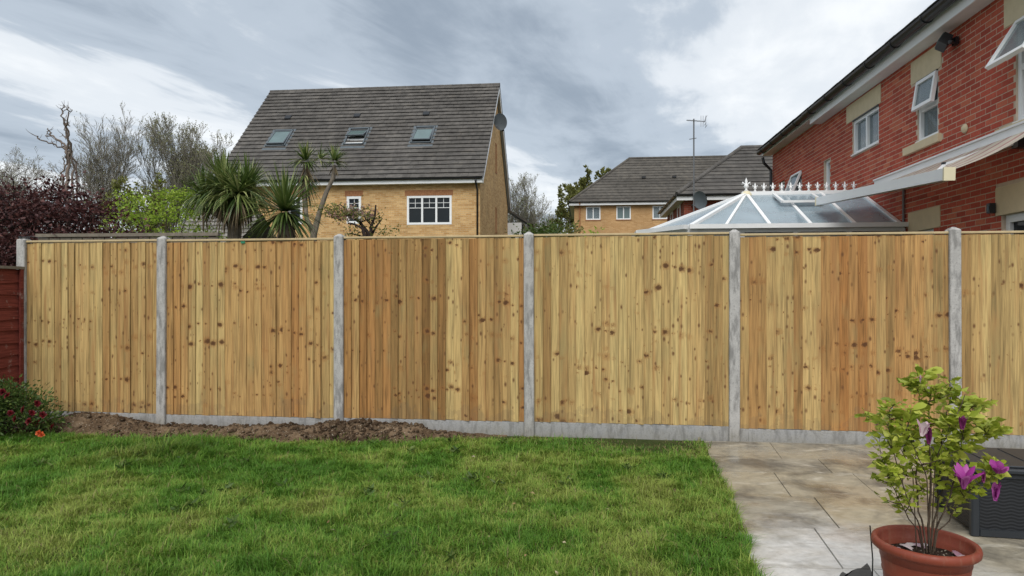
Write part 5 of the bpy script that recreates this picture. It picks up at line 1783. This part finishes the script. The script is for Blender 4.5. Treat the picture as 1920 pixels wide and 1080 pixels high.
ns, nn2 = 420, 70
sg = np.linspace(-2.3, 3.7, ns); ng = np.linspace(0.0, 1.0, nn2)
SS, NN = np.meshgrid(sg, ng); NN = 0.0 + NN * 1.05
HH = soil_h(SS.ravel(), NN.ravel())
X_ = F0.x + fdir.x * SS.ravel() + fout.x * NN.ravel(); Y_ = F0.y + fdir.y * SS.ravel() + fout.y * NN.ravel()
ii = np.arange(ns * nn2).reshape(nn2, ns)
F = np.stack([ii[:-1, :-1], ii[1:, :-1], ii[1:, 1:], ii[:-1, 1:]], axis=-1).reshape(-1)
o = link('soil_bed', np_mesh('soil_bed', np.column_stack([X_, Y_, HH]), F, [4] * ((ns - 1) * (nn2 - 1)), M['soil']))
tag(o, kind='structure')
# loose clods, stones
ico = bmesh.new(); bmesh.ops.create_icosphere(ico, subdivisions=1, radius=1.0)
IV = np.array([v.co[:] for v in ico.verts]); IF = np.array([[v.index for v in f.verts] for f in ico.faces]); ico.free()
nc = 5200
cs_ = npr.uniform(-1.9, 3.4, nc); cn_ = npr.uniform(0.06, 0.72, nc) ** 1.0
dark = np.exp(-((cs_ - 2.35) / 0.6) ** 2)
keep = (cn_ < soil_edge(cs_) + 0.02) & (npr.random(nc) < 0.35 + 0.65 * dark)
cs_, cn_, dark = cs_[keep], cn_[keep], dark[keep]
cr_ = npr.gamma(1.6, 0.0036, len(cs_)) + 0.003 + dark * npr.random(len(cs_)) ** 4 * 0.024
ch_ = soil_h(cs_, cn_) + cr_ * 0.35
vv = []; ff = []
for i in range(len(cs_)):
    v = IV * (1 + npr.normal(0, 0.20, (len(IV), 1))) * cr_[i] * np.array([npr.uniform(.8, 1.5), npr.uniform(.8, 1.3), npr.uniform(.6, 1.0)])
    a = npr.uniform(0, 6.28); ca_, sa_ = math.cos(a), math.sin(a)
    v = np.column_stack([v[:, 0] * ca_ - v[:, 1] * sa_, v[:, 0] * sa_ + v[:, 1] * ca_, v[:, 2]])
    c = np.array([F0.x + fdir.x * cs_[i] + fout.x * cn_[i], F0.y + fdir.y * cs_[i] + fout.y * cn_[i], ch_[i]])
    ff.append(IF + i * len(IV)); vv.append(v + c)
o = link('soil_clods', np_mesh('soil_clods', np.concatenate(vv), np.concatenate(ff).ravel(), [3] * (len(IF) * len(cs_)), M['clod']))
tag(o, 'loose dark soil clods and stones along the foot of the fence', 'soil', kind='stuff')

# ================================================================== grass
def make_grass():
    t = NT('grass_blades')
    a = t.new('ShaderNodeAttribute', attribute_type='GEOMETRY', attribute_name='tint')
    c = a.outputs['Color']
    t.done(c, 0.5, 0.25)
    tr = t.new('ShaderNodeBsdfTranslucent'); t.l.new(c, tr.inputs['Color'])
    mx = t.new('ShaderNodeMixShader'); mx.inputs[0].default_value = 0.35
    t.l.new(t.b.outputs[0], mx.inputs[1]); t.l.new(tr.outputs[0], mx.inputs[2]); t.l.new(mx.outputs[0], t.out.inputs['Surface'])
    return t.m


def fence_y(x): return F0.y - (x - F0.x) * math.tan(TH_F)


def grass_field(n, seed):
    g_ = np.random.default_rng(seed)
    x = g_.uniform(-6.6, 1.9, n); y = g_.uniform(2.4, 7.7, n)
    # denser near the viewer
    dens = np.clip(1.25 - (y - 3.0) * 0.13, 0.5, 1.0)
    ex = 1.82 + (y - 6.5) * (0.59 / 3.07) + 0.13 * (fbm(y * 6, y * 0 + 1.7, 90, 3) - 0.5)
    s = (x - F0.x) * fdir.x + (y - F0.y) * fdir.y; nn_ = (x - F0.x) * fout.x + (y - F0.y) * fout.y
    se = soil_edge(s)
    patch = fbm(x * 1.5 + 5, y * 1.5, 31, 4)
    edgef = np.clip((nn_ - se) / 0.16 + 0.22 * g_.normal(size=n) + 0.35 * (fbm(x * 8, y * 8, 19, 2) - 0.5), 0.012, 1.0)
    thin = np.exp(-((x - 1.25) / 0.65) ** 2 - ((nn_ - 0.2) / 0.48) ** 2) * 0.97 + np.exp(-((x + 0.1) / 0.35) ** 2 - ((nn_ - 0.22) / 0.16) ** 2) * 0.7
    ok = (g_.random(n) < dens * edgef * (1 - thin)) & (nn_ > 0.05) & (x < ex - 0.005) & (np.abs(x) < y * 0.92 + 0.5)
    x, y, s, nn_, patch, thin = x[ok], y[ok], s[ok], nn_[ok], patch[ok], thin[ok]
    m = len(x)
    clump = fbm(x * 7.5, y * 7.5, 12, 3); fine = vnoise(x * 17, y * 17, 3)
    near_edge = np.clip(1 - (ex[ok] - x) / 0.22, 0, 1)
    h = (0.021 + 0.050 * np.clip(clump * 1.55 - 0.35, 0, 1) * (0.6 + 0.8 * fine) + 0.012 * g_.random(m)) * (0.9 + 0.25 * patch)
    long_ = g_.random(m) < 0.05
    h = np.where(long_, h * 1.7, h) * (1 - 0.5 * thin) * (1 + 0.25 * near_edge)
    # untidy tuft in front of the second panel
    tuft = np.exp(-((x + 3.05) / 0.50) ** 2 - ((y - 6.05) / 0.38) ** 2)
    h = h * (1 + 1.5 * tuft * (0.4 + fine))
    az = vnoise(x * 5.3, y * 5.3, 55) * 9 + g_.normal(0, 1.6, m); lean = g_.uniform(0.25, 1.25, m)
    w = g_.uniform(0.0022, 0.0046, m) * (1 + 0.10 * (y - 3))
    dx, dy = np.cos(az), np.sin(az); sx, sy = -dy, dx
    z0 = lawn_h(x, y) - 0.004
    v = np.empty((m, 5, 3))
    def put(i, along, up, side):
        v[:, i, 0] = x + dx * along + sx * side; v[:, i, 1] = y + dy * along + sy * side; v[:, i, 2] = z0 + up
    put(0, 0 * h, 0 * h, -w / 2); put(1, 0 * h, 0 * h, w / 2)
    put(2, h * lean * 0.38, h * 0.62, -w * 0.42); put(3, h * lean * 0.38, h * 0.62, w * 0.42)
    put(4, h * lean * 1.05, h * (1.02 - 0.22 * lean), 0 * w)
    b = np.arange(m)[:, None] * 5
    f = np.concatenate([b, b + 1, b + 3, b, b + 3, b + 2, b + 2, b + 3, b + 4], axis=1).ravel()
    # blade colour: lush, yellowish or straw
    k = g_.random((m, 1)); lush = np.array([0.085, 0.205, 0.022]); mid = np.array([0.165, 0.310, 0.038]); yel = np.array([0.325, 0.375, 0.085]); straw = np.array([0.30, 0.25, 0.115])
    big = fbm(x * 0.8 + 3, y * 0.9 + 8, 77, 4)[:, None]; sm = fbm(x * 3.1, y * 3.1, 78, 3)[:, None]
    mixv = np.clip((big - 0.5) * 1.5 + (sm - 0.5) * 2.2 + (k - 0.5) * 1.0 + 0.50, 0, 1)
    col = lush + (mid - lush) * np.clip(mixv * 2, 0, 1) + (yel - mid) * np.clip(mixv * 2 - 1, 0, 1) * 0.8
    st = g_.random((m, 1)) < (0.03 + 0.10 * np.clip(sm - 0.5, 0, 1) * 3 + 0.45 * thin[:, None])
    col = np.where(st, straw * g_.uniform(0.6, 1.1, (m, 1)), col) * g_.uniform(0.75, 1.2, (m, 1))
    col = col * (1 - 0.45 * (tuft[:, None]) * (g_.random((m, 1)) < 0.7))
    return v.reshape(-1, 3), f, m, col


gv, gf, gm_, gcol = grass_field(620000, 5)
gme = np_mesh('grass', gv, gf, [3] * (3 * gm_), make_grass())
at = gme.attributes.new('tint', 'FLOAT_COLOR', 'POINT')
at.data.foreach_set('color', np.column_stack([np.repeat(gcol, 5, axis=0), np.ones(5 * gm_)]).astype(np.float32).ravel())
o = link('grass', gme); tag(o, 'uneven green lawn grass with longer tufts', 'grass', kind='stuff')

# a scatter of dry leaves and clippings on the lawn
nl_ = 160
lx = npr.uniform(-4.5, 1.3, nl_); ly = npr.uniform(3.0, 6.6, nl_)
M['litter'] = leaf_mat('dry_litter', [(0.0, (0.12, 0.075, 0.035)), (0.6, (0.28, 0.19, 0.09)), (1.0, (0.50, 0.44, 0.32))], 0.1, 0.8, 0.1)
L = npr.uniform(0.012, 0.04, nl_)
o = leaf_cloud('leaf_litter', np.column_stack([lx, ly, lawn_h(lx, ly) + 0.028]), np.column_stack([npr.normal(size=nl_), npr.normal(size=nl_), npr.normal(0, .25, nl_)]), L, L * 0.5, M['litter'], None)
tag(o, 'dry leaf bits and clippings scattered over the lawn', 'leaf litter', kind='stuff')

# broad-leaved weeds in the turf
WP = []; WDr = []
wr_ = random.Random(9)
for k in range(60):
    x = wr_.uniform(-4.6, 1.2); y = wr_.uniform(3.1, 6.5)
    if k < 22: x, y = -3.0 + wr_.gauss(0, .45), 6.0 + wr_.gauss(0, .25)
    for q in range(wr_.randrange(7, 14)):
        a = wr_.uniform(0, 6.28)
        WP.append((x + wr_.gauss(0, .02), y + wr_.gauss(0, .02), 0.012 + wr_.uniform(0, .03))); WDr.append((math.cos(a), math.sin(a), wr_.uniform(0.2, 1.0)))
L = npr.uniform(0.03, 0.075, len(WP))
o = leaf_cloud('weeds', np.array(WP), np.array(WDr), L, L * 0.38, M['mid_green'], None)
tag(o, 'low broad-leaved weeds growing through the lawn', 'weeds', kind='stuff')

# ================================================================== flowering bush at left
FB = empty('flower_bush', (-5.02, 6.75, 0), 0, 'low green bush with dark red flowers at the left end of the fence', 'bush')
r = random.Random(77); out = []; cl = []
for k in range(60):
    a = r.uniform(0, 6.28); q = math.sqrt(r.random()); zf = r.random() ** 0.6
    f = math.sqrt(max(0.08, 1 - zf ** 2 * 0.92))
    cl.append(Vector((0.50 * q * math.cos(a) * f, 0.34 * q * math.sin(a) * f, 0.05 + 0.40 * zf)))
for t in cl: out.append(([Vector((t.x * .25, t.y * .25, 0)), t * 0.6 + Vector((0, 0, .05)), t], [.007, .005, .003]))
tubes_obj('stems', out, M['bark_brown'], FB)
P = []; D = []
for i in range(7500):
    t = cl[r.randrange(len(cl))]; o_ = Vector((r.gauss(0, .075), r.gauss(0, .075), r.gauss(0, .06))); q = t + o_
    P.append((q.x, q.y, max(.01, q.z))); D.append((o_.x + r.gauss(0, .03), o_.y + r.gauss(0, .03), o_.z + r.gauss(0.02, .03)))
L = npr.uniform(.022, .05, len(P))
M['bush_leaf'] = leaf_mat('bush_leaves', [(0.0, (0.030, 0.060, 0.014)), (0.5, (0.060, 0.105, 0.022)), (1.0, (0.14, 0.19, 0.045))], 0.3)
leaf_cloud('leaves', np.array(P), np.array(D), L, L * .45, M['bush_leaf'], FB)
M['crimson'] = leaf_mat('crimson_petals', [(0.0, (0.045, 0.004, 0.007)), (1.0, (0.16, 0.010, 0.014))], 0.2)
M['orange'] = leaf_mat('orange_petals', [(0.0, (0.52, 0.060, 0.020)), (1.0, (0.70, 0.16, 0.05))], 0.2)


def rosette(n, rad, rr):
    m = MB()
    for k in range(n):
        a = 2.4 * k; th = R(15 + 70 * k / n); l = rad * (0.6 + 0.4 * k / n)
        d = Vector((math.sin(th) * math.cos(a), math.sin(th) * math.sin(a), math.cos(th))); s_ = Vector((-math.sin(a), math.cos(a), 0)); u = d.cross(s_)
        m.add([(0, 0, 0), tuple(d * l * .6 + s_ * l * .42 + u * l * .1), tuple(d * l - u * l * .05), tuple(d * l * .6 - s_ * l * .42 + u * l * .1)], [(0, 1, 2, 3)])
    return m


cr_me = rosette(16, 0.042, 0).mesh('flower', M['crimson'], recalc=False); or_me = rosette(14, 0.036, 0).mesh('flower', M['orange'], recalc=False)
for k in range(9):
    t = cl[r.randrange(len(cl))]
    link('flower', cr_me, FB, (t.x * 1.08, t.y - 0.10 - r.random() * 0.12, max(0.1, t.z + 0.02)), (R(r.uniform(20, 70)), 0, r.uniform(-1, 1)))
for px, py in ((55, 790), (60, 775), (45, 768), (80, 778), (30, 785), (100, 800), (70, 757), (20, 775), (15, 742), (5, 735)):
    Y = 6.42
    w = Vector(((px - 960) / 1300 * Y, Y, CAM_Z - (py - 550) / 1300 * Y)) - Vector(FB.location)
    link('flower', cr_me, FB, w, (R(r.uniform(40, 80)), 0, r.uniform(-1, 1)))
for px, py in ((73, 812), (78, 815)):
    Y = 6.36
    w = Vector(((px - 960) / 1300 * Y, Y, CAM_Z - (py - 550) / 1300 * Y)) - Vector(FB.location)
    o = link('flower', or_me, FB, w, (R(r.uniform(50, 80)), 0, r.uniform(-1, 1))); o['label'] = 'orange flower'

# ================================================================== deck box
M['rattan'] = None


def make_rattan():
    t = NT('dark_rattan_plastic'); tc = t.new('ShaderNodeTexCoord')
    x, y, z = t.sep(tc.outputs['Object'])
    u = t.math('ADD', x, y)
    w1 = t.math('SINE', t.math('ADD', t.math('MULTIPLY', z, 330.0), t.math('MULTIPLY', t.math('SINE', t.math('MULTIPLY', u, 75.0)), 1.4)))
    n = t.noise(t.pos(), 8, 4, 0.6)
    c = t.mix(n, (0.006, 0.007, 0.009), (0.014, 0.016, 0.019))
    c = t.mix(t.ramp(w1, [(0.2, 0.0), (0.9, 0.5)]), c, (0.011, 0.012, 0.015))
    t.bump(w1, 0.2, 0.004)
    return t.done(c, 0.5, 0.4)


M['rattan'] = make_rattan()
M['lid'] = plain('grey_lid_plastic', (0.022, 0.026, 0.031), 0.45, 0.4, var=0.25, scale=5, bump=0.15)
DB = empty('deck_box', (2.64, 3.98, 0), -R(12), 'dark grey woven-look storage box on the patio behind the magnolia', 'storage box')
for (x0, x1, y0, y1) in ((0.02, 1.18, 0.02, 0.045), (0.02, 1.18, 0.505, 0.53)):
    MB().box(x0, x1, y0, y1, 0.03, 0.37).build('side_panel', M['rattan'], DB)
for (x0, x1) in ((0.02, 0.045), (1.155, 1.18)):
    MB().box(x0, x1, 0.046, 0.504, 0.03, 0.37).build('end_panel', M['rattan'], DB)
for x in (0, 1.155):
    for y in (0, 0.51):
        link('corner_post', MB().box(x, x + .045, y, y + .045, 0.0, 0.368).mesh('corner_post', M['lid'], bevel=0.008), DB)
MB().box(0.0455, 1.1545, 0.004, 0.030, 0.008, 0.045).build('plinth', M['lid'], DB)
MB().box(0.0455, 1.1545, 0.004, 0.030, 0.345, 0.367).build('top_rail', M['lid'], DB)
lid = MB(); lid.box(-0.02, 1.22, -0.02, 0.575, 0.372, 0.402); lid.box(0.02, 1.18, 0.02, 0.535, 0.4021, 0.414)
lo = link('lid', lid.mesh('lid', M['lid'], bevel=0.008), DB)
for k in range(5):
    MB().box(0.12 + k * .22, 0.14 + k * .22, 0.05, 0.50, 0.4145, 0.418).build('rib', M['lid'], lo)

# ================================================================== magnolia in its pot
POT = Vector((1.775, 2.98, 0))
t = NT('terracotta_plastic'); p_ = t.pos(); tx, ty, tz = t.sep(p_)
c_t = t.mix(t.noise(p_, 9, 5, 0.6), (0.165, 0.034, 0.018), (0.235, 0.052, 0.027))
run = t.noise(t.mapping(p_, (1, 1, 0.22)), 26, 5, 0.7)
c_t = t.mix(t.ramp(run, [(0.54, 0.0), (0.70, 0.55)]), c_t, (0.26, 0.13, 0.085))
c_t = t.mix(t.ramp(t.noise(p_, 60, 3, 0.7), [(0.62, 0.0), (0.72, 0.7)]), c_t, (0.10, 0.055, 0.035))
t.bump(run, 0.15, 0.003)
M['terracotta'] = t.done(c_t, t.ramp(run, [(0.4, 0.42), (0.65, 0.75)]), 0.35)
MP = empty('plant_pot', POT, 0, 'round terracotta pot with thick rim standing on the patio', 'pot')
pm = MB()
pm.lathe([(0.001, 0.0), (0.155, 0.0), (0.160, 0.012), (0.178, 0.12), (0.186, 0.19), (0.190, 0.196), (0.192, 0.204), (0.190, 0.211), (0.203, 0.290), (0.208, 0.297), (0.226, 0.300), (0.236, 0.308), (0.2385, 0.322), (0.234, 0.336), (0.222, 0.342), (0.210, 0.338), (0.206, 0.326), (0.200, 0.26), (0.001, 0.26)], n=64)
pm.v = [(p[0] * .87, p[1] * .87, p[2]) for p in pm.v]
pm.build('pot_body', M['terracotta'], MP, smooth=True)
sm_ = MB(); N = 26; rings = 9
vs = [(0, 0, 0.285)]
for i in range(1, rings + 1):
    for k in range(N):
        a = 2 * math.pi * k / N; q = 0.1745 * i / rings
        z = 0.283 - 0.02 * (i / rings) ** 2 + (0.012 * rng.uniform(-1, 1) if i < rings else 0)
        vs.append((q * math.cos(a), q * math.sin(a), z))
fs = [(0, 1 + k, 1 + (k + 1) % N) for k in range(N)]
for i in range(rings - 1):
    for k in range(N):
        fs.append((1 + i * N + k, 1 + (i + 1) * N + k, 1 + (i + 1) * N + (k + 1) % N, 1 + i * N + (k + 1) % N))
sm_.add(vs, fs)
M['compost'] = make_soil('compost', (0.020, 0.013, 0.010), (0.050, 0.034, 0.025), (0.035, 0.022, 0.018))
sm_.build('compost', M['compost'], MP)

M['mag_bark'] = bark_mat('magnolia_bark', (0.050, 0.036, 0.026), (0.125, 0.095, 0.070), 40)
M['mag_leaf'] = leaf_mat('magnolia_leaves', [(0.0, (0.21, 0.285, 0.028)), (0.5, (0.37, 0.44, 0.046)), (1.0, (0.56, 0.58, 0.12))], 0.38, 0.45, 0.35)
M['magenta'] = leaf_mat('magenta_petals', [(0.0, (0.25, 0.022, 0.19)), (0.5, (0.37, 0.042, 0.30)), (1.0, (0.52, 0.14, 0.44))], 0.35)
M['plum'] = leaf_mat('plum_bud_petals', [(0.0, (0.12, 0.014, 0.075)), (1.0, (0.22, 0.035, 0.14))], 0.25)
M['pale_petal'] = leaf_mat('pale_fallen_petals', [(0.0, (0.36, 0.17, 0.24)), (0.5, (0.55, 0.38, 0.44)), (1.0, (0.68, 0.60, 0.58))], 0.3)
MG = empty('magnolia', POT + Vector((0.005, -0.005, 0.27)), 0, 'young magnolia shrub with lime leaves and magenta flowers in the terracotta pot', 'shrub')
MG.scale = (0.93, 0.93, 0.90)
mo = Vector(MG.location)


def mpt(px, py, dy=0.0):
    Y = POT.y + dy
    return Vector(((px - 960) / 1300 * Y, Y, CAM_Z - (py - 550) / 1300 * Y)) - mo


stem_px = [  # bottom to top in the photograph, with a depth for each
    ([(1738, 1000, 0), (1722, 950, .02), (1718, 880, .04), (1712, 800, .06), (1722, 720, .05), (1722, 672, .05)], .0085),
    ([(1742, 1000, 0), (1743, 940, -.02), (1746, 860, -.03), (1742, 790, -.02), (1744, 720, .0), (1748, 700, .0)], .0115),
    ([(1746, 1000, 0), (1758, 950, .03), (1762, 870, .06), (1768, 790, .08), (1782, 730, .10), (1792, 705, .10)], .0085),
    ([(1748, 1002, 0), (1772, 950, -.03), (1790, 900, -.05), (1802, 840, -.06), (1812, 790, -.05), (1820, 740, -.04), (1834, 730, -.04)], .008),
    ([(1734, 1000, 0), (1708, 950, -.04), (1688, 890, -.07), (1672, 830, -.08), (1660, 770, -.08), (1664, 735, -.08)], .007),
    ([(1732, 1002, 0), (1702, 965, .03), (1680, 920, .07), (1660, 880, .09), (1648, 840, .10), (1640, 762, .10)], .006),
    ([(1750, 1000, 0), (1782, 970, .02), (1800, 930, .0), (1840, 892, -.03), (1866, 872, -.04), (1878, 852, -.05)], .006),
    ([(1752, 940, 0), (1780, 880, .05), (1800, 830, .08), (1840, 800, .10), (1865, 790, .10), (1872, 780, .10)], .005),
    ([(1744, 900, 0), (1726, 850, -.08), (1705, 800, -.13), (1690, 770, -.14)], .005),
    ([(1746, 870, -.02), (1770, 810, -.10), (1785, 770, -.13), (1800, 745, -.13)], .005),
    ([(1718, 880, .04), (1690, 830, .12), (1676, 790, .15)], .005),
]
br = []; nodes = []
for pts, r0 in stem_px:
    P = []
    for i in range(len(pts) - 1):
        a, b = mpt(*pts[i]), mpt(*pts[i + 1])
        for q in range(3): P.append(a.lerp(b, q / 3) + Vector((rng.gauss(0, .0025), rng.gauss(0, .0025), 0)))
    P.append(mpt(*pts[-1])); P[0].z = min(P[0].z, -0.01)
    n = len(P); rads = [0.62 * r0 * (1 - 0.72 * i / (n - 1)) for i in range(n)]
    br.append((P, rads))
    for i in range(n // 4, n):
        f = i / (n - 1)
        nodes.append((P[i], (P[min(i + 1, n - 1)] - P[i - 1]).normalized(), f))
        if rng.random() < 0.75:                   # side twig
            d = (Vector((rng.gauss(0, 1), rng.gauss(0, 1), rng.uniform(-.1, .9)))).normalized(); l = rng.uniform(.03, .10)
            q = P[i] + d * l + Vector((0, 0, .01)); br.append(([P[i], P[i] + d * l * .5, q], [.0032, .0026, .0018]))
            nodes.append((q, d, f)); nodes.append((P[i] + d * l * .5, d, f))
tubes_obj('stems', br, M['mag_bark'], MG, rmin=.0014, sides=6)


def mag_leaf(seed):
    r = random.Random(seed); m = MB(); l = 1.0
    ws = [0.03, 0.24, 0.34, 0.27, 0.0]; ys_ = [0.0, 0.28, 0.58, 0.84, 1.0]; bend = r.uniform(0.05, 0.3); fold = r.uniform(0.06, 0.2)
    vs = []
    for y_, w in zip(ys_, ws):
        z = -bend * y_ * y_ + 0.08 * y_
        vs += [(-w, y_, z + fold * w), (0, y_, z - 0.01), (w, y_, z + fold * w)]
    fs = []
    for i in range(4):
        b = i * 3; fs += [(b, b + 1, b + 4, b + 3), (b + 1, b + 2, b + 5, b + 4)]
    m.add(vs, fs)
    return m.mesh('leaf', M['mag_leaf'], smooth=True, recalc=False)


lv = [mag_leaf(k) for k in range(6)]
r = random.Random(5); nl = 0
cand = [n for n in nodes]
while nl < 296:
    p, d, f = cand[r.randrange(len(cand))]
    if f < 0.45 and r.random() < 0.72: continue
    a = r.uniform(0, 6.28); out_ = Vector((math.cos(a), math.sin(a), r.uniform(-0.25, 0.75))).normalized()
    dirv = (out_ + d * 0.5).normalized()
    s = r.choice([0.036, 0.042, 0.048, 0.054, 0.060, 0.068]) * (0.78 + 0.35 * f)
    q = dirv.to_track_quat('Y', 'Z')
    o = bpy.data.objects.new('leaf', lv[r.randrange(6)]); COL.objects.link(o); o.parent = MG
    o.rotation_mode = 'QUATERNION'; o.rotation_quaternion = q @ Matrix.Rotation(r.gauss(0, .6), 3, 'Y').to_quaternion()
    o.location = p + dirv * 0.006; o.scale = (s * r.uniform(.8, 1.1), s, s); nl += 1


P = []; D = []
for i in range(2300):
    p, d, f = cand[r.randrange(len(cand))]
    if f < 0.4 and r.random() < 0.6: continue
    a = r.uniform(0, 6.28); v_ = Vector((math.cos(a), math.sin(a), r.uniform(-.4, .8)))
    q = p + v_ * r.uniform(0, .03); P.append(tuple(q)); D.append(tuple(v_))
L = npr.uniform(.022, .054, len(P)); o = leaf_cloud('small_leaves', np.array(P), np.array(D), L, L * .6, M['mag_leaf'], MG); o['kind'] = 'stuff'


def petal(m, base, d, side, l, w, curl, z=0.0):
    """cupped petal strip from base along d, curling outward"""
    d = Vector(d).normalized(); side = Vector(side).normalized(); nrm = side.cross(d).normalized(); vs = []
    for i, (t, f) in enumerate(((0, .25), (.25, .75), (.55, 1.0), (.82, .8), (1.0, .15))):
        c = Vector(base) + d * l * t + nrm * (curl * l * (t * t) - 0.16 * l * math.sin(math.pi * t))
        vs += [c - side * w * f / 2 + nrm * w * f * .18, c, c + side * w * f / 2 + nrm * w * f * .18]
    fs = []
    for i in range(4):
        b = i * 3; fs += [(b, b + 1, b + 4, b + 3), (b + 1, b + 2, b + 5, b + 4)]
    m.add(vs, fs)


def flower(loc, axis, l, w, n, open_, mat, label=None):
    fo = empty('flower', loc, 0); fo.parent = MG
    if label: fo['label'] = label
    axis = Vector(axis).normalized(); ref = axis.orthogonal().normalized()
    for k in range(n):
        a = 2 * math.pi * k / n + rng.uniform(-.15, .15); rad = ref.copy(); rad.rotate(Matrix.Rotation(a, 3, axis))
        op = open_ * rng.uniform(.55, 1.25)
        d = (axis * math.cos(op) + rad * math.sin(op)); side = axis.cross(rad)
        m = MB(); petal(m, rad * 0.006, d, side, l * rng.uniform(.85, 1.1), w * rng.uniform(.85, 1.1), rng.uniform(-.10, .12)); m.build('petal', mat, fo, smooth=True, recalc=False)
    return fo


flower(mpt(1812, 900, -.17), (-.12, -.25, 1), 0.110, 0.034, 9, 0.48, M['magenta'], 'open magenta magnolia flower')
flower(mpt(1882, 868, -.12), (-.1, -.2, .6), 0.055, 0.040, 6, 0.6, M['magenta'])
flower(mpt(1876, 926, -.12), (.02, -.05, 1), 0.085, 0.030, 6, 0.10, M['magenta'], 'closed magenta flower bud')
flower(mpt(1852, 888, -.12), (.0, -.05, 1), 0.055, 0.018, 5, 0.06, M['plum'], 'closed plum bud')
flower(mpt(1742, 806, -.22), (-.1, -.1, 1), 0.075, 0.030, 5, 0.12, M['plum'], 'closed plum bud')
flower(mpt(1728, 790, -.22), (.15, -.1, 1), 0.075, 0.036, 4, 0.22, M['pale_petal'], 'faded pink flower')
flower(mpt(1809, 776, -.20), (.0, -.1, 1), 0.058, 0.026, 5, 0.10, M['plum'], 'closed plum bud')
for px, py, dy in ((1664, 742, -.08), (1834, 742, -.04), (1722, 676, .05), (1742, 698, .0), (1806, 730, .1), (1636, 768, .1), (1872, 786, .10), (1800, 712, .1)):
    flower(mpt(px, py + 6, dy), (rng.uniform(-.3, .5), rng.uniform(-.2, .2), 1), 0.036, 0.013, 3, 0.18, M['pale_petal'], 'dry pale bud')
# fallen petals on the compost
pt_me = MB(); petal(pt_me, (0, -.03, 0), (0, 1, 0.02), (1, 0, 0), 0.065, 0.034, 0.05); pt_me = pt_me.mesh('fallen_petal', M['pale_petal'], smooth=True, recalc=False)
r = random.Random(3)
pet = [(-.13, -.06), (-.10, -.10), (-.15, -.02), (-.07, -.13), (-.05, .07), (-.02, .10), (.02, .09), (.13, -.09), (.15, -.05), (.11, -.13), (-.12, .04), (.06, .10), (-.16, .03), (-.08, -.03), (.16, .0)]
wher = ['left', 'front left', 'far left', 'front', 'rear', 'rear middle', 'back', 'front right', 'right', 'lower right', 'rear left', 'rear right', 'leftmost', 'middle left', 'rightmost']
for k, (x, y) in enumerate(pet):
    o = link('fallen_petal', pt_me, None, POT + Vector((x * .85, y * .85, 0.292 - 0.35 * (x * x + y * y))), (R(r.uniform(-10, 10)), R(180 + r.uniform(-14, 14)), r.uniform(0, 6)))
    tag(o, 'fallen pale pink petal on the compost, %s of the pot' % wher[k], 'petal', 'fallen petals in the pot')

# ---- crumpled black netting held up by a thin rod, left of the pot
M['net'] = None
t = NT('black_netting'); x, y, z = t.sep(t.obj())
t.done((0.006, 0.006, 0.007), 0.9, 0.05); t.b.inputs['Alpha'].default_value = 0.85
M['net'] = t.m
BN = empty('netting', (1.62, 3.12, 0), 0, 'crumpled black netting with a thin rod beside the terracotta pot', 'netting')
m = MB(); N = 16; vs = []
for i in range(N + 1):
    for j in range(N + 1):
        u, v = i / N, j / N
        px_ = -0.14 + 0.10 * u + 0.015 * math.sin(v * 5); py_ = -0.16 + 0.34 * v
        zz_ = 0.17 * (u ** 1.5) * (1 - 0.65 * abs(v - .45) * 2) + 0.009 * math.sin(u * 17 + v * 9) + 0.007 * math.sin(v * 23 + u * 5)
        vs.append((px_, py_, max(0.006, zz_ + 0.012)))
m.add(vs, [(i * (N + 1) + j, (i + 1) * (N + 1) + j, (i + 1) * (N + 1) + j + 1, i * (N + 1) + j + 1) for i in range(N) for j in range(N)])
m.build('net', M['net'], BN, smooth=True, recalc=False)
MB().tube([(0.025, 0.05, 0.0), (0.032, 0.055, 0.18), (0.022, 0.06, 0.335)], 0.003, 6).build('rod', M['black'], BN)
